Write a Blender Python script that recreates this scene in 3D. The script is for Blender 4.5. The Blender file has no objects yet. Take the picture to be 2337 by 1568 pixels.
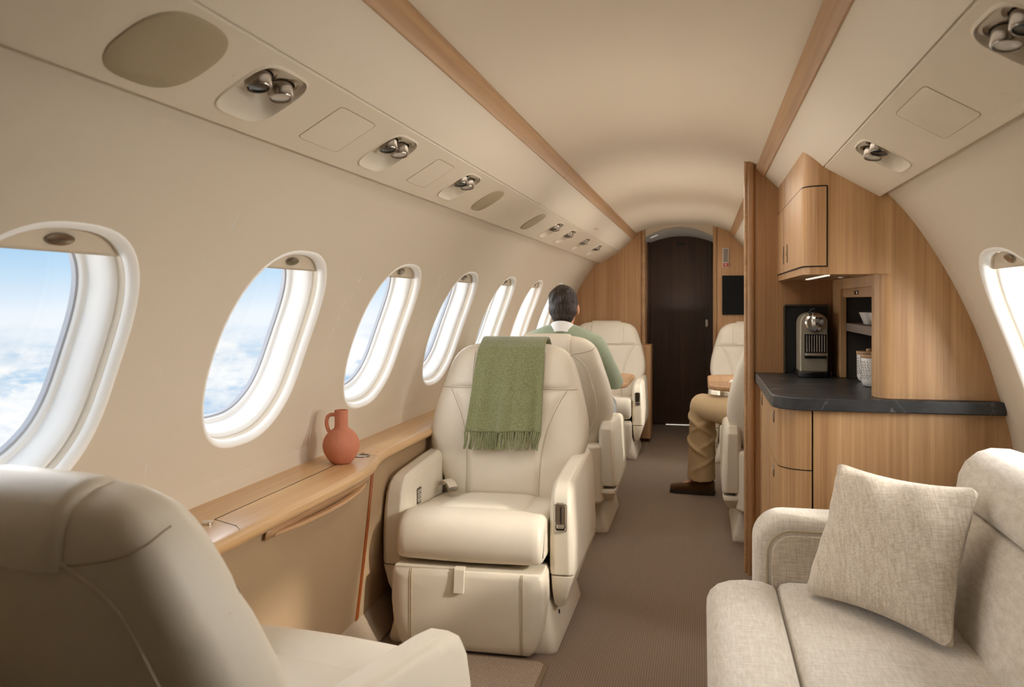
import bpy, math, random
from mathutils import Vector, Matrix
random.seed(7)
scene = bpy.context.scene
COL = scene.collection
PI = math.pi

# ---------------------------------------------------------------- helpers
class MB:
    """collects shapes that become ONE mesh object"""
    def __init__(self):
        self.v = []; self.f = []; self.m = []; self.mi = 0
    def add(self, vs, fs):
        o = len(self.v)
        self.v += [tuple(p) for p in vs]
        for f in fs:
            self.f.append([i + o for i in f]); self.m.append(self.mi)
    def box(self, x0, x1, y0, y1, z0, z1):
        vs = [(x, y, z) for z in (z0, z1) for y in (y0, y1) for x in (x0, x1)]
        self.add(vs, [(0, 2, 3, 1), (4, 5, 7, 6), (0, 1, 5, 4), (2, 6, 7, 3), (0, 4, 6, 2), (1, 3, 7, 5)])
    def loft(self, rings, cap0=True, cap1=True, closed=True):
        n = len(rings[0]); vs = [p for r in rings for p in r]; fs = []
        for i in range(len(rings) - 1):
            for j in range(n if closed else n - 1):
                k = (j + 1) % n
                fs.append((i * n + j, i * n + k, (i + 1) * n + k, (i + 1) * n + j))
        if cap0: fs.append(tuple(range(n - 1, -1, -1)))
        if cap1: fs.append(tuple(range((len(rings) - 1) * n, len(rings) * n)))
        self.add(vs, fs)
    def prism(self, poly, axis, a, b):
        """poly 2D points extruded along axis. x:(y,z) y:(x,z) z:(x,y)"""
        def P(p, t):
            return {'x': (t, p[0], p[1]), 'y': (p[0], t, p[1]), 'z': (p[0], p[1], t)}[axis]
        n = len(poly)
        vs = [P(p, a) for p in poly] + [P(p, b) for p in poly]
        fs = [tuple(range(n)), tuple(range(2 * n - 1, n - 1, -1))]
        for i in range(n):
            k = (i + 1) % n
            fs.append((i, i + n, k + n, k))
        self.add(vs, fs)
    def tube(self, pts, r, seg=8, cap=True):
        pts = [Vector(p) for p in pts]; n = len(pts)
        rr = r if isinstance(r, (list, tuple)) else [r] * n
        rings = []; prev = None
        for i, p in enumerate(pts):
            t = (pts[min(i + 1, n - 1)] - pts[max(i - 1, 0)])
            if t.length < 1e-9: t = Vector((0, 0, 1))
            t.normalize()
            if prev is None:
                u = t.orthogonal().normalized()
            else:
                u = (prev - t * prev.dot(t))
                if u.length < 1e-6: u = t.orthogonal()
                u.normalize()
            prev = u; w = t.cross(u)
            rings.append([p + (u * math.cos(a) + w * math.sin(a)) * rr[i] for a in [2 * PI * k / seg for k in range(seg)]])
        self.loft(rings, cap, cap)
    def limb(self, pts, r, seg=14):
        """tube with hemispherical ends"""
        pts = [Vector(p) for p in pts]; r = list(r)
        d0 = (pts[0] - pts[1]).normalized(); d1 = (pts[-1] - pts[-2]).normalized()
        P = []; R = []
        for a in (80, 55, 28):
            P.append(pts[0] + d0 * r[0] * math.sin(math.radians(a))); R.append(r[0] * math.cos(math.radians(a)))
        P += pts; R += r
        for a in (28, 55, 80):
            P.append(pts[-1] + d1 * r[-1] * math.sin(math.radians(a))); R.append(r[-1] * math.cos(math.radians(a)))
        self.tube(P, R, seg)
    def lathe(self, prof, c, seg=32, axis='z'):
        rings = []
        for (r, h) in prof:
            ring = []
            for k in range(seg):
                a = 2 * PI * k / seg
                u, w = r * math.cos(a), r * math.sin(a)
                ring.append({'z': (c[0] + u, c[1] + w, c[2] + h), 'y': (c[0] + u, c[1] + h, c[2] + w), 'x': (c[0] + h, c[1] + u, c[2] + w)}[axis])
            rings.append(ring)
        self.loft(rings, True, True)
    def grid(self, pts):
        h = len(pts); w = len(pts[0])
        self.add([p for r in pts for p in r], [(i * w + j, i * w + j + 1, (i + 1) * w + j + 1, (i + 1) * w + j) for i in range(h - 1) for j in range(w - 1)])
    def ball(self, c, r, seg=20, rg=12):
        rx, ry, rz = r if isinstance(r, (tuple, list)) else (r, r, r)
        rings = []
        for i in range(1, rg):
            t = PI * i / rg - PI / 2
            rings.append([(c[0] + rx * math.cos(t) * math.cos(2 * PI * k / seg), c[1] + ry * math.cos(t) * math.sin(2 * PI * k / seg), c[2] + rz * math.sin(t)) for k in range(seg)])
        self.loft(rings)
    def xform(self, M, start=0):
        for i in range(start, len(self.v)):
            self.v[i] = tuple(M @ Vector(self.v[i]))
    def build(self, name, mat, parent=None, bevel=0, seg=3, sub=0, sharp=40, at=None, solid=0, remesh=0, smooth=0, flat=False):
        off = Vector((0, 0, 0))
        p = parent
        while p is not None:
            if not p.get('_local'): off += p.location
            p = p.parent
        loc = Vector((0, 0, 0))
        if parent is None and at is not None:
            loc = Vector(at); off += loc
        me = bpy.data.meshes.new(name)
        me.from_pydata([tuple(Vector(q) - off) for q in self.v], [], self.f)
        mats = mat if isinstance(mat, (list, tuple)) else [mat]
        for m in mats: me.materials.append(m)
        if len(mats) > 1:
            for pl, k in zip(me.polygons, self.m): pl.material_index = k
        import bmesh
        bm = bmesh.new(); bm.from_mesh(me); bmesh.ops.recalc_face_normals(bm, faces=bm.faces); bm.to_mesh(me); bm.free()
        if not flat:
            me.polygons.foreach_set('use_smooth', [True] * len(me.polygons))
            if sharp: me.set_sharp_from_angle(angle=math.radians(sharp))
        o = bpy.data.objects.new(name, me); COL.objects.link(o)
        o.location = loc; o.parent = parent
        if remesh:
            md = o.modifiers.new('r', 'REMESH'); md.mode = 'VOXEL'; md.voxel_size = remesh; md.use_smooth_shade = True
        if smooth:
            md = o.modifiers.new('s', 'SMOOTH'); md.iterations = smooth; md.factor = .5
        if solid:
            md = o.modifiers.new('t', 'SOLIDIFY'); md.thickness = solid; md.offset = 0
        if bevel:
            md = o.modifiers.new('b', 'BEVEL'); md.width = bevel; md.segments = seg; md.limit_method = 'ANGLE'; md.angle_limit = math.radians(32)
            md.harden_normals = True; md.use_clamp_overlap = True
        if sub:
            md = o.modifiers.new('u', 'SUBSURF'); md.levels = sub; md.render_levels = sub
        return o

def tag(o, label=None, cat=None, group=None, kind=None):
    if label: o['label'] = label
    if cat: o['category'] = cat
    if group: o['group'] = group
    if kind: o['kind'] = kind
    return o
def empty(name, loc, label=None, cat=None, group=None, kind=None, rz=0, local=False):
    o = bpy.data.objects.new(name, None); COL.objects.link(o)
    o.empty_display_size = .1; o.location = loc; o.rotation_euler = (0, 0, rz)
    if local: o['_local'] = 1
    return tag(o, label, cat, group, kind)
def copy_tree(o, parent=None):
    c = o.copy(); COL.objects.link(c); c.parent = parent
    for ch in list(o.children): copy_tree(ch, c)
    return c
def lerp(a, b, t): return a + (b - a) * t
def interp(tab, x):
    """smooth (Catmull-Rom) table lookup"""
    n = len(tab)
    if x <= tab[0][0]: return tab[0][1]
    if x >= tab[-1][0]: return tab[-1][1]
    for i in range(n - 1):
        if x <= tab[i + 1][0]:
            x0, y0 = tab[i]; x1, y1 = tab[i + 1]
            m0 = (y1 - (tab[i - 1][1] if i else y0)) / (x1 - (tab[i - 1][0] if i else x0))
            m1 = ((tab[i + 2][1] if i + 2 < n else y1) - y0) / ((tab[i + 2][0] if i + 2 < n else x1) - x0)
            h = x1 - x0; t = (x - x0) / h
            return (2 * t**3 - 3 * t * t + 1) * y0 + (t**3 - 2 * t * t + t) * h * m0 + (-2 * t**3 + 3 * t * t) * y1 + (t**3 - t * t) * h * m1
def spow(c, e): return math.copysign(abs(c) ** e, c)
def rrect(x0, x1, y0, y1, r, seg=6):
    rs = r if isinstance(r, (tuple, list)) else (r,) * 4   # corners: x0y0, x1y0, x1y1, x0y1
    out = []
    for (cx, cy, a0, q) in ((x0 + rs[0], y0 + rs[0], 180, rs[0]), (x1 - rs[1], y0 + rs[1], 270, rs[1]), (x1 - rs[2], y1 - rs[2], 0, rs[2]), (x0 + rs[3], y1 - rs[3], 90, rs[3])):
        if q <= 0: out.append((cx, cy)); continue
        for k in range(seg + 1):
            a = math.radians(a0 + 90 * k / seg); out.append((cx + q * math.cos(a), cy + q * math.sin(a)))
    return out
def supere(a, b, n, N=40): 
    return [(a * spow(math.cos(2 * PI * k / N), 2 / n), b * spow(math.sin(2 * PI * k / N), 2 / n)) for k in range(N)]

# ---------------------------------------------------------------- materials
def srgb(r, g, b):
    f = lambda c: c / 255 / 12.92 if c / 255 <= .04045 else ((c / 255 + .055) / 1.055) ** 2.4
    return (f(r), f(g), f(b), 1)
def newmat(name):
    m = bpy.data.materials.new(name); m.use_nodes = True
    nt = m.node_tree; b = nt.nodes['Principled BSDF']
    return m, nt, b
def plain(name, col, rough=.5, metal=0, bump=0, bscale=200, var=0, vscale=6, spec=.5, sheen=0, coord='Object', coat=0):
    m, nt, b = newmat(name)
    b.inputs['Base Color'].default_value = col; b.inputs['Roughness'].default_value = rough; b.inputs['Metallic'].default_value = metal
    b.inputs['Specular IOR Level'].default_value = spec
    if sheen: b.inputs['Sheen Weight'].default_value = sheen; b.inputs['Sheen Roughness'].default_value = .5
    if coat: b.inputs['Coat Weight'].default_value = coat; b.inputs['Coat Roughness'].default_value = .1
    tc = nt.nodes.new('ShaderNodeTexCoord')
    if bump:
        n = nt.nodes.new('ShaderNodeTexNoise'); n.inputs['Scale'].default_value = bscale; n.inputs['Detail'].default_value = 3
        nt.links.new(tc.outputs[coord], n.inputs['Vector'])
        bp = nt.nodes.new('ShaderNodeBump'); bp.inputs['Strength'].default_value = bump; bp.inputs['Distance'].default_value = .002
        nt.links.new(n.outputs['Fac'], bp.inputs['Height']); nt.links.new(bp.outputs['Normal'], b.inputs['Normal'])
    if var:
        n = nt.nodes.new('ShaderNodeTexNoise'); n.inputs['Scale'].default_value = vscale; n.inputs['Detail'].default_value = 4
        nt.links.new(tc.outputs[coord], n.inputs['Vector'])
        r = nt.nodes.new('ShaderNodeValToRGB'); r.color_ramp.elements[0].position = .3; r.color_ramp.elements[1].position = .7
        r.color_ramp.elements[0].color = tuple(c * (1 - var) for c in col[:3]) + (1,); r.color_ramp.elements[1].color = tuple(min(1, c * (1 + var)) for c in col[:3]) + (1,)
        nt.links.new(n.outputs['Fac'], r.inputs['Fac']); nt.links.new(r.outputs['Color'], b.inputs['Base Color'])
    return m
def wood(name, c0, c1, axis='z', rough=.42, fine=90, contrast=1.0):
    m, nt, b = newmat(name)
    g = nt.nodes.new('ShaderNodeNewGeometry')
    mp = nt.nodes.new('ShaderNodeMapping')
    s = {'z': (fine, fine, fine * .018), 'y': (fine, fine * .018, fine), 'x': (fine * .018, fine, fine)}[axis]
    mp.inputs['Scale'].default_value = s
    nt.links.new(g.outputs['Position'], mp.inputs['Vector'])
    n = nt.nodes.new('ShaderNodeTexNoise'); n.inputs['Scale'].default_value = 1.0; n.inputs['Detail'].default_value = 5; n.inputs['Roughness'].default_value = .65
    nt.links.new(mp.outputs['Vector'], n.inputs['Vector'])
    mp2 = nt.nodes.new('ShaderNodeMapping'); mp2.inputs['Scale'].default_value = tuple(q * .17 for q in s)
    nt.links.new(g.outputs['Position'], mp2.inputs['Vector'])
    n2 = nt.nodes.new('ShaderNodeTexNoise'); n2.inputs['Scale'].default_value = 1.0; n2.inputs['Detail'].default_value = 3
    nt.links.new(mp2.outputs['Vector'], n2.inputs['Vector'])
    mx = nt.nodes.new('ShaderNodeMath'); mx.operation = 'ADD'
    h = nt.nodes.new('ShaderNodeMath'); h.operation = 'MULTIPLY'; h.inputs[1].default_value = .5
    nt.links.new(n.outputs['Fac'], mx.inputs[0]); nt.links.new(n2.outputs['Fac'], mx.inputs[1]); nt.links.new(mx.outputs[0], h.inputs[0])
    r = nt.nodes.new('ShaderNodeValToRGB')
    r.color_ramp.elements[0].position = .5 - .16 / contrast; r.color_ramp.elements[1].position = .5 + .14 / contrast
    r.color_ramp.elements[0].color = c0; r.color_ramp.elements[1].color = c1
    nt.links.new(h.outputs[0], r.inputs['Fac']); nt.links.new(r.outputs['Color'], b.inputs['Base Color'])
    bp = nt.nodes.new('ShaderNodeBump'); bp.inputs['Strength'].default_value = .06; bp.inputs['Distance'].default_value = .001
    nt.links.new(n.outputs['Fac'], bp.inputs['Height']); nt.links.new(bp.outputs['Normal'], b.inputs['Normal'])
    b.inputs['Roughness'].default_value = rough
    return m
def weave(name, c0, c1, scale=420, stretch=.12, rough=.9, bump=.35, sheen=.3):
    """linen: crossed slubby threads"""
    m, nt, b = newmat(name)
    tc = nt.nodes.new('ShaderNodeTexCoord')
    outs = []
    for sc in ((scale * stretch, scale, scale), (scale, scale * stretch, scale * stretch)):
        mp = nt.nodes.new('ShaderNodeMapping'); mp.inputs['Scale'].default_value = sc
        nt.links.new(tc.outputs['Object'], mp.inputs['Vector'])
        n = nt.nodes.new('ShaderNodeTexNoise'); n.inputs['Scale'].default_value = .45; n.inputs['Detail'].default_value = 3
        nt.links.new(mp.outputs['Vector'], n.inputs['Vector']); outs.append(n)
    a = nt.nodes.new('ShaderNodeMath'); a.operation = 'ADD'
    nt.links.new(outs[0].outputs['Fac'], a.inputs[0]); nt.links.new(outs[1].outputs['Fac'], a.inputs[1])
    h = nt.nodes.new('ShaderNodeMath'); h.operation = 'MULTIPLY'; h.inputs[1].default_value = .5
    nt.links.new(a.outputs[0], h.inputs[0])
    r = nt.nodes.new('ShaderNodeValToRGB'); r.color_ramp.elements[0].position = .36; r.color_ramp.elements[1].position = .62
    r.color_ramp.elements[0].color = c0; r.color_ramp.elements[1].color = c1
    nt.links.new(h.outputs[0], r.inputs['Fac']); nt.links.new(r.outputs['Color'], b.inputs['Base Color'])
    bp = nt.nodes.new('ShaderNodeBump'); bp.inputs['Strength'].default_value = bump; bp.inputs['Distance'].default_value = .002
    nt.links.new(h.outputs[0], bp.inputs['Height']); nt.links.new(bp.outputs['Normal'], b.inputs['Normal'])
    b.inputs['Roughness'].default_value = rough; b.inputs['Specular IOR Level'].default_value = .2
    b.inputs['Sheen Weight'].default_value = sheen
    return m
def carpet(name, c0, c1):
    m, nt, b = newmat(name)
    g = nt.nodes.new('ShaderNodeNewGeometry')
    w = nt.nodes.new('ShaderNodeTexWave'); w.bands_direction = 'X'; w.inputs['Scale'].default_value = 38; w.inputs['Distortion'].default_value = 1.2; w.inputs['Detail'].default_value = 2; w.inputs['Detail Scale'].default_value = 8
    nt.links.new(g.outputs['Position'], w.inputs['Vector'])
    n = nt.nodes.new('ShaderNodeTexNoise'); n.inputs['Scale'].default_value = 330; n.inputs['Detail'].default_value = 3
    nt.links.new(g.outputs['Position'], n.inputs['Vector'])
    a = nt.nodes.new('ShaderNodeMath'); a.operation = 'MULTIPLY_ADD'; a.inputs[1].default_value = .22
    nt.links.new(w.outputs['Fac'], a.inputs[0]); nt.links.new(n.outputs['Fac'], a.inputs[2])
    r = nt.nodes.new('ShaderNodeValToRGB'); r.color_ramp.elements[0].position = .38; r.color_ramp.elements[1].position = .85
    r.color_ramp.elements[0].color = c0; r.color_ramp.elements[1].color = c1
    nt.links.new(a.outputs[0], r.inputs['Fac']); nt.links.new(r.outputs['Color'], b.inputs['Base Color'])
    bp = nt.nodes.new('ShaderNodeBump'); bp.inputs['Strength'].default_value = .5; bp.inputs['Distance'].default_value = .003
    nt.links.new(a.outputs[0], bp.inputs['Height']); nt.links.new(bp.outputs['Normal'], b.inputs['Normal'])
    b.inputs['Roughness'].default_value = .95; b.inputs['Specular IOR Level'].default_value = .1; b.inputs['Sheen Weight'].default_value = .2
    return m
def emis(name, col, s):
    m, nt, b = newmat(name); b.inputs['Base Color'].default_value = col
    b.inputs['Emission Color'].default_value = col; b.inputs['Emission Strength'].default_value = s
    return m

M = {}
M['lining'] = plain('cabin_lining', srgb(214, 201, 181), .62, bump=.05, bscale=300, spec=.3)
M['ceiling'] = plain('ceiling_fabric', srgb(218, 204, 183), .8, bump=.04, bscale=500, spec=.2)
M['panel'] = plain('bin_plastic', srgb(222, 209, 188), .5, bump=.03, bscale=400, spec=.35)
M['bezel'] = plain('window_bezel', srgb(252, 250, 246), .45, spec=.4)
M['funnel'] = plain('window_funnel', srgb(252, 251, 248), .5, spec=.3)
M['shade'] = plain('window_shade', srgb(214, 200, 178), .7)
M['rubber'] = plain('seal_grey', srgb(176, 178, 184), .6)
M['leather'] = plain('cream_leather', srgb(221, 210, 191), .47, bump=.12, bscale=420, var=.025, vscale=5, spec=.45)
M['crease'] = plain('leather_crease', srgb(182, 166, 141), .8)
M['stitch'] = plain('seam_thread', srgb(176, 158, 128), .8)
M['tan_panel'] = plain('console_panel', srgb(168, 141, 109), .7, bump=.04, spec=.2)
M['oak'] = wood('oak_vertical', srgb(158, 116, 74), srgb(204, 164, 118), 'z', .42)
M['oak_dark'] = wood('oak_partition', srgb(140, 98, 62), srgb(180, 137, 95), 'z', .42)
M['oak_y'] = wood('oak_ledge', srgb(178, 134, 88), srgb(214, 176, 128), 'y', .3, fine=60, contrast=.8)
M['rail'] = wood('oak_rail', srgb(160, 120, 82), srgb(196, 156, 114), 'y', .4, fine=70)
M['bulk'] = wood('oak_bulkhead', srgb(172, 126, 84), srgb(208, 166, 122), 'z', .5, fine=70)
M['wood_orange'] = wood('stained_orange_wood', srgb(126, 62, 24), srgb(160, 84, 36), 'z', .4)
M['door'] = wood('dark_walnut', srgb(56, 35, 20), srgb(80, 52, 31), 'z', .45, fine=60)
M['carpet'] = carpet('ribbed_carpet', srgb(104, 85, 68), srgb(150, 129, 109))
M['mat'] = carpet('mat_carpet', srgb(138, 117, 99), srgb(182, 161, 140))
M['kick'] = plain('kick_carpet', srgb(172, 152, 130), .95, bump=.8, bscale=420, var=.12, vscale=300, spec=.1)
M['mat_edge'] = plain('mat_binding', srgb(130, 108, 84), .8)
M['linen'] = weave('sofa_linen', srgb(194, 183, 166), srgb(217, 208, 194), bump=.22)
M['linen_pillow'] = weave('pillow_linen', srgb(184, 169, 149), srgb(215, 203, 186), scale=460, bump=.35)
M['wool'] = plain('green_wool', srgb(132, 134, 94), .95, bump=1.0, bscale=420, var=.34, vscale=240, spec=.1, sheen=.6)
M['terracotta'] = plain('terracotta', srgb(196, 126, 98), .75, bump=.9, bscale=75, var=.06, vscale=14, spec=.25)
M['chrome'] = plain('chrome', (.75, .74, .72, 1), .16, 1)
M['steel'] = plain('brushed_steel', srgb(158, 149, 138), .22, 1)
M['dark_glass'] = plain('dark_lens', srgb(40, 48, 52), .15)
M['clear_lens'] = plain('frosted_lens', srgb(205, 198, 186), .25)
M['speaker'] = plain('speaker_cloth', srgb(176, 160, 130), .85, bump=.5, bscale=900, var=.06, vscale=700)
M['line'] = plain('panel_gap', srgb(150, 126, 96), .8)
M['gap'] = plain('dark_gap', srgb(38, 24, 14), .8)
M['screen'] = plain('screen_glass', srgb(9, 10, 11), .5, spec=.2)
M['black'] = plain('black_gloss', srgb(14, 15, 17), .22)
M['black_mat'] = plain('black_plastic', srgb(24, 24, 25), .45)
M['niche'] = plain('dark_grey_laminate', srgb(66, 60, 56), .5)
M['recess'] = plain('dark_olive_recess', srgb(62, 60, 50), .4)
M['machine'] = plain('champagne_metal', srgb(168, 160, 142), .42, .35)
M['shelf'] = wood('grey_shelf', srgb(110, 96, 86), srgb(134, 118, 106), 'y', .6)
M['white'] = plain('white_ceramic', srgb(236, 232, 226), .25)
M['paper'] = plain('white_paper', srgb(244, 242, 236), .7)
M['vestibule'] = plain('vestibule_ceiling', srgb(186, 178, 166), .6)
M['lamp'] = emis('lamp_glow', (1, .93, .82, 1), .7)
M['red'] = plain('red_label', srgb(190, 30, 34), .5)
M['glass_grey'] = plain('grey_glass', srgb(150, 140, 130), .2)
M['skin'] = plain('skin', srgb(206, 146, 116), .5, var=.05, vscale=20)
M['sweater'] = plain('sage_knit', srgb(158, 170, 146), .9, bump=.5, bscale=500, var=.05, vscale=30, sheen=.3, spec=.15)
M['shirt'] = plain('white_shirt', srgb(240, 240, 240), .8)
M['grey_trousers'] = plain('grey_trousers', srgb(160, 160, 158), .85)
M['khaki'] = plain('khaki_cotton', srgb(202, 175, 136), .85, bump=.25, bscale=500, var=.06, vscale=12, spec=.15)
M['suede'] = plain('brown_suede', srgb(84, 58, 30), .9, var=.12, vscale=60, spec=.15, sheen=.3)
M['sole'] = plain('shoe_sole', srgb(44, 32, 20), .8)

def hair_mat():
    m, nt, b = newmat('dark_hair')
    tc = nt.nodes.new('ShaderNodeTexCoord'); mp = nt.nodes.new('ShaderNodeMapping'); mp.inputs['Scale'].default_value = (190, 60, 26)
    nt.links.new(tc.outputs['Object'], mp.inputs['Vector'])
    n = nt.nodes.new('ShaderNodeTexNoise'); n.inputs['Scale'].default_value = 1; n.inputs['Detail'].default_value = 4; n.inputs['Distortion'].default_value = .6
    nt.links.new(mp.outputs['Vector'], n.inputs['Vector'])
    r = nt.nodes.new('ShaderNodeValToRGB'); r.color_ramp.elements[0].position = .42; r.color_ramp.elements[1].position = .68
    r.color_ramp.elements[0].color = srgb(27, 18, 13); r.color_ramp.elements[1].color = srgb(70, 53, 42)
    nt.links.new(n.outputs['Fac'], r.inputs['Fac']); nt.links.new(r.outputs['Color'], b.inputs['Base Color'])
    bp = nt.nodes.new('ShaderNodeBump'); bp.inputs['Strength'].default_value = .8; bp.inputs['Distance'].default_value = .006
    nt.links.new(n.outputs['Fac'], bp.inputs['Height']); nt.links.new(bp.outputs['Normal'], b.inputs['Normal'])
    b.inputs['Roughness'].default_value = .5
    return m
M['hair'] = hair_mat()
def stone_mat():
    m, nt, b = newmat('black_soapstone')
    g = nt.nodes.new('ShaderNodeNewGeometry')
    n = nt.nodes.new('ShaderNodeTexNoise'); n.inputs['Scale'].default_value = 7; n.inputs['Detail'].default_value = 6; n.inputs['Distortion'].default_value = 1.6
    nt.links.new(g.outputs['Position'], n.inputs['Vector'])
    r = nt.nodes.new('ShaderNodeValToRGB'); e = r.color_ramp.elements
    e[0].position = .35; e[0].color = srgb(30, 31, 33); e[1].position = .7; e[1].color = srgb(56, 57, 59)
    nt.links.new(n.outputs['Fac'], r.inputs['Fac'])
    n2 = nt.nodes.new('ShaderNodeTexNoise'); n2.inputs['Scale'].default_value = 3.2; n2.inputs['Detail'].default_value = 5; n2.inputs['Distortion'].default_value = 2.2
    nt.links.new(g.outputs['Position'], n2.inputs['Vector'])
    s = nt.nodes.new('ShaderNodeMath'); s.operation = 'SUBTRACT'; s.inputs[1].default_value = .5; nt.links.new(n2.outputs['Fac'], s.inputs[0])
    ab = nt.nodes.new('ShaderNodeMath'); ab.operation = 'ABSOLUTE'; nt.links.new(s.outputs[0], ab.inputs[0])
    r2 = nt.nodes.new('ShaderNodeValToRGB'); r2.color_ramp.elements[0].position = 0; r2.color_ramp.elements[0].color = (.55, .55, .55, 1); r2.color_ramp.elements[1].position = .012; r2.color_ramp.elements[1].color = (0, 0, 0, 1)
    nt.links.new(ab.outputs[0], r2.inputs['Fac'])
    mx = nt.nodes.new('ShaderNodeMix'); mx.data_type = 'RGBA'
    nt.links.new(r2.outputs['Color'], mx.inputs['Factor']); nt.links.new(r.outputs['Color'], mx.inputs['A']); mx.inputs['B'].default_value = srgb(120, 120, 122)
    nt.links.new(mx.outputs['Result'], b.inputs['Base Color'])
    b.inputs['Roughness'].default_value = .38
    return m
M['stone'] = stone_mat()
def pane_mat():
    m = bpy.data.materials.new('window_pane'); m.use_nodes = True; nt = m.node_tree; nt.nodes.clear()
    o = nt.nodes.new('ShaderNodeOutputMaterial'); t = nt.nodes.new('ShaderNodeBsdfTransparent'); g = nt.nodes.new('ShaderNodeBsdfGlossy')
    g.inputs['Roughness'].default_value = .02; t.inputs['Color'].default_value = (.98, .99, 1, 1)
    mx = nt.nodes.new('ShaderNodeMixShader'); mx.inputs[0].default_value = .04
    nt.links.new(t.outputs[0], mx.inputs[1]); nt.links.new(g.outputs[0], mx.inputs[2]); nt.links.new(mx.outputs[0], o.inputs[0])
    return m
M['pane'] = pane_mat()
# ---------------------------------------------------------------- cabin shell
XC = -.165                         # centreline
PROF = [(-.05, .98), (0, 1.0), (.15, 1.06), (.4, 1.105), (.69, 1.11), (.80, 1.093), (.909, 1.063), (1.045, 1.022), (1.18, .968), (1.318, .9), (1.458, .812), (1.545, .738), (1.62, .66), (1.7, .56)]
def W(z): return interp(PROF, z)
def wall_pt(side):
    def f(y, z, d=0.0):
        s = (W(z + .01) - W(z - .01)) / .02
        L = math.hypot(1, s)
        return (XC + side * (W(z) + d / L), y, z - s * d / L)
    return f
def bin_pt(side):
    # lower, downward facing strip of the overhead bin; t 0 at the seam, 1 at the outer corner; d lifts into the bin
    def f(y, t, d=0.0):
        return (XC + side * lerp(.55, .72, t), y, lerp(1.63, 1.53, t) + d)
    return f
def bay(mb, f, y0, y1, t0, t1, hole, inner, N=64, R=7):
    yc, tc, a, b, n = hole
    angs = [2 * PI * k / N for k in range(N)]
    for (yy, tt) in ((y0, t0), (y1, t0), (y1, t1), (y0, t1)):
        angs.append(math.atan2((tt - tc) / b, (yy - yc) / a) % (2 * PI))
    angs = sorted(angs)
    rings = []
    for r in range(R + 1):
        q = r / R; ring = []
        for A in angs:
            c, s = math.cos(A), math.sin(A)
            hy, ht = yc + a * inner * spow(c, 2 / n), tc + b * inner * spow(s, 2 / n)
            dy, dt = a * c, b * s
            k = 1e9
            if abs(dy) > 1e-9: k = min(k, ((y1 - yc) if dy > 0 else (y0 - yc)) / dy)
            if abs(dt) > 1e-9: k = min(k, ((t1 - tc) if dt > 0 else (t0 - tc)) / dt)
            oy, ot = yc + dy * k, tc + dt * k
            ring.append(f(lerp(oy, hy, q), lerp(ot, ht, q)))
        rings.append(ring)
    mb.loft(rings, False, False)
def strip(mb, f, ys, ts):
    mb.grid([[f(y, t) for t in ts] for y in ys])
def frange(a, b, n): return [a + (b - a) * i / n for i in range(n + 1)]

Y0, Y1 = -1.2, 7.72
PITCH = .882
WZ, WA, WB, WN = 1.066, .264, .268, 2.55
LEFT_W = [2.2 + PITCH * k for k in range(-1, 6)]
RIGHT_W = [2.44 - PITCH, 2.44, 4.62, 5.5, 6.38]

def make_window(n, side, yc, label):
    f = wall_pt(side)
    root = empty('window_%d' % n, (f(yc, WZ)[0], yc, WZ), kind='structure')
    tag(root, label, 'window')
    def ring(s, d, N=64): return [f(yc + WA * s * spow(math.cos(2 * PI * k / N), 2 / WN), WZ + WB * s * spow(math.sin(2 * PI * k / N), 2 / WN), d) for k in range(N)]
    m = MB(); m.loft([ring(1.012, .001), ring(1.0, -.0015), ring(.985, -.001), ring(.968, .002), ring(.953, .007), ring(.943, .014), ring(.938, .023)], False, False)
    m.build('bezel', M['bezel'], root, sharp=0)
    m = MB(); m.loft([ring(.939, .019), ring(.934, .030), ring(.928, .036)], False, False); m.build('shade_track', M['lining'], root, sharp=0)
    m = MB(); m.loft([ring(.930, .034), ring(.915, .036), ring(.895, .046), ring(.875, .066), ring(.860, .088), ring(.852, .092), ring(.838, .093), ring(.828, .099), ring(.822, .105)], False, False)
    m.build('reveal', M['funnel'], root, sharp=0)
    m = MB(); m.loft([ring(.824, .103), ring(.810, .106), ring(.806, .116)], False, False); m.build('seal', M['rubber'], root)
    m = MB(); v = ring(.812, .114); m.add(v, [tuple(range(len(v)))]); m.build('pane', M['pane'], root, sharp=0)
    # pulled-up blind: chord of the opening
    zt = WZ + .208; rows = []
    for i in range(7):
        z = lerp(zt, WZ + WB * .94, i / 6); q = min(1, abs((z - WZ) / (WB * .94)))
        hw = WA * .94 * (max(0, 1 - q ** WN)) ** (1 / WN)
        rows.append([f(yc + hw * s, z, .027) for s in frange(-1, 1, 16)])
    m = MB(); m.grid(rows); m.build('blind', M['shade'], root, solid=.003, sharp=0)
    m = MB()
    pts = [f(yc - .005 + .034 * math.cos(a), WZ + .231 + .010 * math.sin(a), .0245) for a in frange(0, 2 * PI, 24)[:-1]]
    c = [sum(p[i] for p in pts) / len(pts) for i in range(3)]
    nrm = Vector(f(yc, WZ + .231, -.006)) - Vector(f(yc, WZ + .231, 0))
    pt2 = [tuple(Vector(p) * .6 + Vector(c) * .4 + nrm) for p in pts]
    m.loft([pts, [tuple(Vector(p) + nrm * .7) for p in pts], pt2], True, True); m.build('blind_handle', M['steel'], root)

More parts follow.
